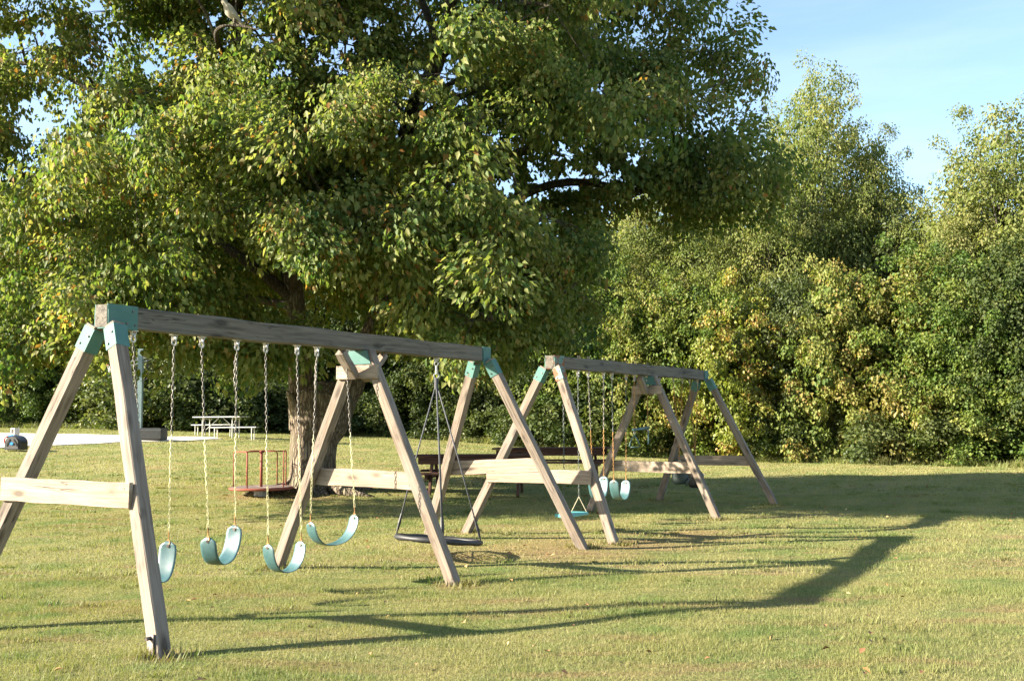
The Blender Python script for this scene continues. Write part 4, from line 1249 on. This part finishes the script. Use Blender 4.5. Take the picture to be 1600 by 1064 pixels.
bucket_swing((4.42, 4.82), .47, 'grey green bucket swing behind the rear middle A frame', M['grey_plastic'], M['chain_rust'])
bucket_swing((5.17, 5.56), .36, 'black bucket swing with a painted white highlight beside the rear middle leg', M['black'], M['chain_rust'], True)

# saucer swing
def saucer():
    x, y = set_pt(0, 4.84)
    z0 = .215
    r = thing('saucer_swing', (x, y, z0), 0, 'round black saucer swing on four ropes from one hook', 'swing')
    tilt = Matrix.Rotation(R(5), 3, 'Y') @ Matrix.Rotation(R(-4.6), 3, 'X')
    m = MB(); n = 40
    ring_p = [tilt @ Vector((math.cos(2 * math.pi * k / n), math.sin(2 * math.pi * k / n), 0)) * .50 for k in range(n)]
    m.tube(ring_p, [.032 + .004 * math.sin(5 * k) for k in range(n)], 8, closed=True)
    m.build('rim', M['black'], r, smooth=True)
    w = MB()
    for rr_ in (.12, .22, .32, .41):
        w.tube([tilt @ Vector((math.cos(2 * math.pi * k / 24) * rr_, math.sin(2 * math.pi * k / 24) * rr_, -.05 * (1 - rr_ / .5))) for k in range(24)], .006, 5, closed=True)
    for k in range(12):
        q = 2 * math.pi * k / 12
        w.tube([tilt @ Vector((0, 0, -.05)), tilt @ Vector((math.cos(q) * .25, math.sin(q) * .25, -.025)), tilt @ Vector((math.cos(q) * .49, math.sin(q) * .49, 0))], .006, 5)
    w.build('web', M['rope'], r)
    hx, hy = set_pt(0, 4.80)
    top = Vector((hx - x, hy - y, SETS[0]['H'] - .09 - z0))
    hm = MB(); a = hanger(hm, top)
    hm.box(top + Vector((0, 0, -.02)), (.06, .05, .04)); hm.tube([a, a + Vector((0, 0, -.10))], .014, 8)
    hm.ring(a + Vector((0, 0, -.12)), (0, 1, 0), .03, .008, 14, 6)
    hm.build('swivel_hook', M['steel'], r)
    ap = a + Vector((0, 0, -.15))
    wrap = MB(); wrap.tube([ap, ap + Vector((0, 0, -.13))], .026, 8); wrap.build('rope_whipping', M['rope'], r)
    for q in (math.pi * 1.0, 0.03, math.pi * .5 - .05, math.pi * 1.5 + .15):
        e = tilt @ Vector((math.cos(q), math.sin(q), 0)) * .50 + Vector((0, 0, .03))
        rp = MB(); rp.tube([ap + Vector((math.cos(q) * .012, math.sin(q) * .012, -.1)), ap.lerp(e, .5), e], .0085, 6)
        o = rp.build('rope', M['rope'], r, smooth=True)
        kn = MB(); kn.tube([e.lerp(ap, .02), e.lerp(ap, .07), e.lerp(ap, .13)], [.013, .02, .012], 7); kn.build('knot', M['black'], o)
saucer()
# (bracket of the disc swing's shadow falls on the lawn by itself)

# ================================================================== FURNITURE
def picnic_table(px, py, Y, Ln, rz, Ht, label, group):
    p = at(px, py, Y)
    z0 = gz(p.x, Y)
    r = thing('picnic_table', (p.x, Y, z0), rz, label, 'picnic table', group)
    for k in range(5):
        timber('top_plank', (-Ln / 2, -.30 + .15 * k, Ht - .02), (Ln / 2, -.30 + .15 * k, Ht - .02), .14, .042, (0, 0, 1), M['tablewood'], r, segs=4, bev=.005)
    for s in (-1, 1):
        timber('apron', (-Ln / 2 + .1, s * .335, Ht - .115), (Ln / 2 - .1, s * .335, Ht - .115), .04, .14, (0, 0, 1), M['tablewood'], r, segs=4, bev=.005)
        for k in (0, 1):
            y = s * (.62 + .145 * k)
            timber('bench_plank', (-Ln / 2, y, .44), (Ln / 2, y, .44), .135, .042, (0, 0, 1), M['tablewood'], r, segs=4, bev=.005)
    for e in (-1, 1):
        x = e * (Ln / 2 - .38)
        for s in (-1, 1):
            timber('leg', (x, s * .22, Ht - .05), (x, s * .68, -.03), .055, .13, (1, 0, 0) if False else (0, 1, 0), M['tablewood'], r, segs=3, bev=.006)
        timber('bench_bearer', (x + .06 * e, -.78, .37), (x + .06 * e, .78, .37), .045, .12, (0, 0, 1), M['tablewood'], r, segs=3, bev=.005)
        timber('top_bearer', (x + .06 * e, -.29, Ht - .10), (x + .06 * e, .29, Ht - .10), .045, .10, (0, 0, 1), M['tablewood'], r, segs=3, bev=.005)
    return r
picnic_table(745, 742, 21.6, 2.55, R(-4), .80, 'dark brown wooden picnic table nearer the tree trunk', 'brown picnic tables')
picnic_table(862, 728, 25.6, 2.85, R(-12), .78, 'dark brown wooden picnic table behind the rear A frame', 'brown picnic tables')

def merry_go_round():
    c = at(408, 762, 20.6)
    r = thing('merry_go_round', (c.x, 20.6, gz(c.x, 20.6)), 0, 'small red playground merry go round left of the tree trunk', 'merry go round')
    RR = .60
    for k in range(6):
        a0, a1 = 2 * math.pi * k / 6, 2 * math.pi * (k + 1) / 6
        n = 6
        poly = [(.04 * math.cos((a0 + a1) / 2), .04 * math.sin((a0 + a1) / 2))] + [(RR * math.cos(a0 + .012 + (a1 - a0 - .024) * j / n), RR * math.sin(a0 + .012 + (a1 - a0 - .024) * j / n)) for j in range(n + 1)]
        m = MB(); m.prism(poly, .02, Matrix.Translation((0, 0, .165 + .0006 * k))); m.build('deck_plate', M['deck'], r)
    m = MB(); m.tube([(RR * 1.0 * math.cos(2 * math.pi * k / 36), RR * math.sin(2 * math.pi * k / 36), .150) for k in range(36)], .026, 8, closed=True)
    m.build('rim', M['red_rail'], r, smooth=True)
    m = MB(); m.tube([(0, 0, -.05), (0, 0, .15)], .14, 16); m.build('base', M['block'], r)
    m = MB(); m.tube([(0, 0, .15), (0, 0, .86)], .028, 10); m.tube([(0, 0, .84), (0, 0, .885)], .05, 10); m.build('centre_post', M['red_rail'], r, smooth=True)
    for q, hw in ((R(217), R(38)), (R(102), R(33)), (R(8), R(34))):
        a, b = q - hw, q + hw
        pa, pb = Vector((math.cos(a), math.sin(a), 0)) * (RR - .05), Vector((math.cos(b), math.sin(b), 0)) * (RR - .05)
        P = [pa + Vector((0, 0, .17)), pa + Vector((0, 0, .5)), pa + Vector((0, 0, .82)), pa.lerp(pb, .04) + Vector((0, 0, .855)), pa.lerp(pb, .12) + Vector((0, 0, .87)), pa.lerp(pb, .5) + Vector((0, 0, .87)), pa.lerp(pb, .88) + Vector((0, 0, .87)), pa.lerp(pb, .96) + Vector((0, 0, .855)), pb + Vector((0, 0, .82)), pb + Vector((0, 0, .5)), pb + Vector((0, 0, .17))]
        m = MB(); m.tube(P, .013, 8)
        o = m.build('handrail', M['red_rail'], r, smooth=True)
        m = MB(); m.tube([(0, 0, .87), pa.lerp(pb, .5) + Vector((0, 0, .87))], .012, 8); m.build('spoke', M['red_rail'], r, smooth=True)
merry_go_round()

# aluminium picnic table and two benches by the court
def metal_leg(m, x, y0, y1, z):
    for y in (y0, y1): m.tube([(x, y, -.06), (x, y, z)], .022, 8)
    m.tube([(x, y0, z - .04), (x, y1, z - .04)], .02, 8)
def metal_table():
    p = at(345, 684, 39.0)
    z0 = gz(p.x, 39.0)
    rz = R(-14)
    r = thing('metal_picnic_table', (p.x, 39.0, z0), rz, 'bare aluminium picnic table beyond the court by the trees', 'picnic table')
    for k in range(3):
        m = MB(); m.box((0, -.26 + .26 * k, .77), (1.95, .25, .045), bev=.008); m.build('top_plank', M['alu'], r)
    for s in (-1, 1):
        m = MB(); metal_leg(m, s * .62, -.26, .26, .745); m.build('leg_frame', M['alu'], r)
        m = MB(); m.tube([(s * .62, 0, .30), (s * .1, 0, .72)], .015, 6); m.build('brace', M['alu'], r)
    for y, lab, dx in ((-.78, 'aluminium bench in front of the metal picnic table', 1.0), (.80, 'aluminium bench behind the metal picnic table', -.75)):
        cs, sn_ = math.cos(rz), math.sin(rz)
        bx, by = p.x + cs * dx - sn_ * y, 39.0 + sn_ * dx + cs * y
        b = thing('metal_bench', (bx, by, gz(bx, by)), rz, lab, 'bench', 'aluminium benches by the metal table')
        m = MB(); m.box((0, 0, .44), (1.85, .26, .045), bev=.008); m.build('seat', M['alu'], b)
        for s in (-1, 1):
            m = MB(); metal_leg(m, s * .75, -.10, .10, .415); m.build('leg_frame', M['alu'], b)
metal_table()

def hoop():
    Y = 36.0
    p = at(217.5, 690, Y)
    r = thing('basketball_hoop', (p.x, Y, gz(p.x, Y)), 0, 'portable basketball hoop with grey pole and black base at the court edge', 'basketball hoop')
    m = MB(); m.box((.42, 0, .20), (.88, .72, .40), bev=.06); m.box((.42, 0, .41), (.80, .62, .03), bev=.01); m.build('base', M['dark_box'], r)
    m = MB(); m.box((0, 0, 1.58), (.155, .155, 3.2), bev=.01); m.build('pole', M['pole'], r)
    m = MB(); m.bar((.28, 0, 2.93), (-.62, 0, 2.70), .07, .09); m.bar((.28, .05, 2.80), (-.55, .05, 2.55), .02, .04); m.build('arm', M['alu'], r)
    m = MB(); m.tube([(.26, -.06, 2.90), (.27, -.06, 2.20)], .022, 8); m.tube([(.27, -.06, 2.2), (.0, -.06, 1.9)], .015, 6); m.build('lift_rod', M['dark_box'], r)
    m = MB(); m.box((-.68, 0, 2.86), (.035, 1.1, .75), bev=.008); m.build('backboard', M['white'], r)
    m = MB(); m.ring((-.95, 0, 2.62), (0, 0, 1), .225, .01, 20, 6); m.bar((-.72, 0, 2.62), (-.68, 0, 2.62), .1, .08); m.build('rim', M['red_rail'], r)
    nt = MB()
    for k in range(12):
        a, b = 2 * math.pi * k / 12, 2 * math.pi * (k + 1) / 12
        nt.tube([(-.95 + .22 * math.cos(a), .22 * math.sin(a), 2.61), (-.95 + .15 * math.cos(b), .15 * math.sin(b), 2.38), (-.95 + .12 * math.cos(a), .12 * math.sin(a), 2.2)], .004, 4)
    nt.build('net', M['white'], r)
hoop()

def cinder_block():
    Y = 35.0
    p = at(23.5, 677.5, Y)
    r = thing('concrete_block', (p.x, Y, gz(p.x, Y) + .028), R(-28), 'grey hollow concrete block standing on end on the court', 'concrete block')
    m = MB(); h, w, d, t_ = .40, .20, .20, .035
    m.box((-w / 2 + t_ / 2, 0, h / 2), (t_, d, h)); m.box((w / 2 - t_ / 2, 0, h / 2), (t_, d, h))
    for z in (t_ / 2, h / 2, h - t_ / 2): m.box((0, .001, z), (w - 2 * t_, d - .006, t_))
    m.build('block_shell', M['block'], r)
cinder_block()

def ride_on():
    Y = 30.6
    p = at(26, 700, Y)
    r = thing('ride_on_toy', (p.x, Y, gz(p.x, Y) + .03), R(-8), 'black arched ride on toy with red handle and blue seat on the court', 'toy')
    n = 14
    arch = [(-.25, 0), (.25, 0)] + [(.25 * math.cos(math.pi * k / n), .19 + .23 * math.sin(math.pi * k / n)) for k in range(n + 1)]
    Mx = Matrix(((1, 0, 0, 0), (0, 0, -1, -.02), (0, 1, 0, 0), (0, 0, 0, 1)))
    m = MB(); m.prism(arch, .36, Mx); b = m.build('body', M['toy_black'], r)
    m = MB(); m.prism([(x * .80, .03 + z * .86) for x, z in arch], .03, Matrix.Translation((0, -.205, 0)) @ Mx); m.build('front_panel', M['toy_grey'], r)
    for s in (-1, 1):
        m = MB(); m.prism([(s * (.06 + .10 * u), .28 - .12 * u + v) for u, v in ((0, .05), (0, -.02), (1, -.05), (1, .04))], .012, Matrix.Translation((0, -.228, 0)) @ Mx); m.build('vent', M['toy_black'], r)
    m = MB(); m.prism([(.055 * math.cos(2 * math.pi * k / 14), .19 + .04 * math.sin(2 * math.pi * k / 14)) for k in range(14)], .02, Matrix.Translation((0, -.23, 0)) @ Mx); m.build('badge', M['toy_blue'], r)
    m = MB(); m.box((-.20, .12, .40), (.16, .20, .07), bev=.02); m.build('seat', M['toy_blue'], r)
    m = MB(); m.tube([(-.25, -.03, .06), (-.33, -.03, .15), (-.385, -.03, .27), (-.36, -.03, .36), (-.26, -.03, .40)], .02, 8); m.build('handle', M['toy_red'], r, smooth=True)
    m = MB(); m.tube([(-.25, .1, .39), (-.40, .1, .385), (-.58, .1, .40)], .03, 8); m.build('push_bar', M['white'], r, smooth=True)
ride_on()

# bird on the high front limb
def bird():
    Y = TY - 4.75
    foot = at(368, 38, Y)
    r = thing('bird', foot, 0, 'pale grey bird perched on a high front branch of the shade tree', 'bird')
    rz = Matrix.Rotation(R(20), 4, 'Z') @ Matrix.Rotation(R(52), 4, 'Y')
    # local: spine along +x from head to tail, after rotation the tail hangs down right
    prof = [(-.215, .004, .010, 0), (-.19, .012, .012, 0), (-.17, .026, .028, .004), (-.14, .036, .038, .006), (-.11, .034, .036, .0), (-.07, .05, .052, -.008), (-.02, .064, .066, -.012), (.04, .06, .062, -.008), (.09, .044, .042, 0), (.13, .034, .022, .008), (.18, .036, .012, .012), (.235, .038, .007, .014), (.24, .02, .003, .014)]
    n = 14; V = []; Fc = []
    for x, wy, wz, dz in prof:
        for k in range(n):
            q = 2 * math.pi * k / n
            V.append((x, wy * math.cos(q), dz + wz * math.sin(q)))
    for i in range(len(prof) - 1):
        for k in range(n):
            l = (k + 1) % n
            Fc.append((i * n + k, i * n + l, (i + 1) * n + l, (i + 1) * n + k))
    Fc += [tuple(range(n - 1, -1, -1)), tuple((len(prof) - 1) * n + k for k in range(n))]
    m = MB(); m.add(V, Fc)
    X = Matrix.Translation((-.055, 0, .155)) @ rz
    r.scale = (1.35, 1.35, 1.35)
    m.build('body', M['bird'], r, X, smooth=True)
    for s in (-1, 1):
        m = MB(); m.add([(-.09, s * .05, .03), (-.02, s * .069, .035), (.06, s * .062, .03), (.16, s * .03, .03), (.05, s * .066, -.02), (-.05, s * .066, -.025), (-.09, s * .052, -.01),
                         (-.09, s * .046, .03), (-.02, s * .062, .035), (.06, s * .055, .03), (.16, s * .024, .026), (.05, s * .058, -.02), (-.05, s * .058, -.025), (-.09, s * .045, -.01)],
                        [(0, 1, 2, 3, 4, 5, 6), (13, 12, 11, 10, 9, 8, 7)] + [(k, k + 7, (k + 1) % 7 + 7, (k + 1) % 7) for k in range(7)])
        m.build('wing', M['bird'], r, X)
        m = MB(); m.tube([(-.02, s * .02, .075), (-.01 + s * .012, s * .02, .03), (s * .012, s * .02, .004), (s * .012 - .03, s * .02, -.004)], .005, 6); m.build('leg', M['cream_rope'], r)
        m = MB(); m.tube([X @ Vector((-.165, s * .026, .012)), X @ Vector((-.165, s * .031, .012))], .005, 8); m.build('eye', M['black'], r)
bird()

# ------------------------------------------------------------------ fallen leaves
n = 900
y = np.sqrt(rng.random(n) * (34 ** 2 - 5.5 ** 2) + 5.5 ** 2); x = (rng.random(n) * 2 - 1) * .58 * y
k = ~in_court(x, y, .1); x, y = x[k], y[k]; n = len(x)
pos = np.stack([x, y, ground(x, y) + .035 + .015 * rng.random(n)], -1)
tip = rng.normal(size=(n, 3)) * np.array([1, 1, .3]); nrm = np.array([0, 0, 1.]) + rng.normal(size=(n, 3)) * .3
Ls = .03 + .04 * rng.random(n)
V, Fc, T = leaves(pos, tip, nrm, Ls, Ls * .7, rng.random(n))
t = NT('fallen_leaf_brown')
a = t.new('Attribute', attribute_name='tint')
t.base(t.ramp(a.outputs['Fac'], [(0., (.16, .07, .03)), (.5, (.28, .14, .055)), (1., (.42, .30, .12))])); t.set(Roughness=.8)
tag(link('fallen_leaves', np_mesh('fallen_leaves', V, Fc, T), t.m), 'scattered brown fallen leaves on the lawn', 'leaves', kind='stuff')
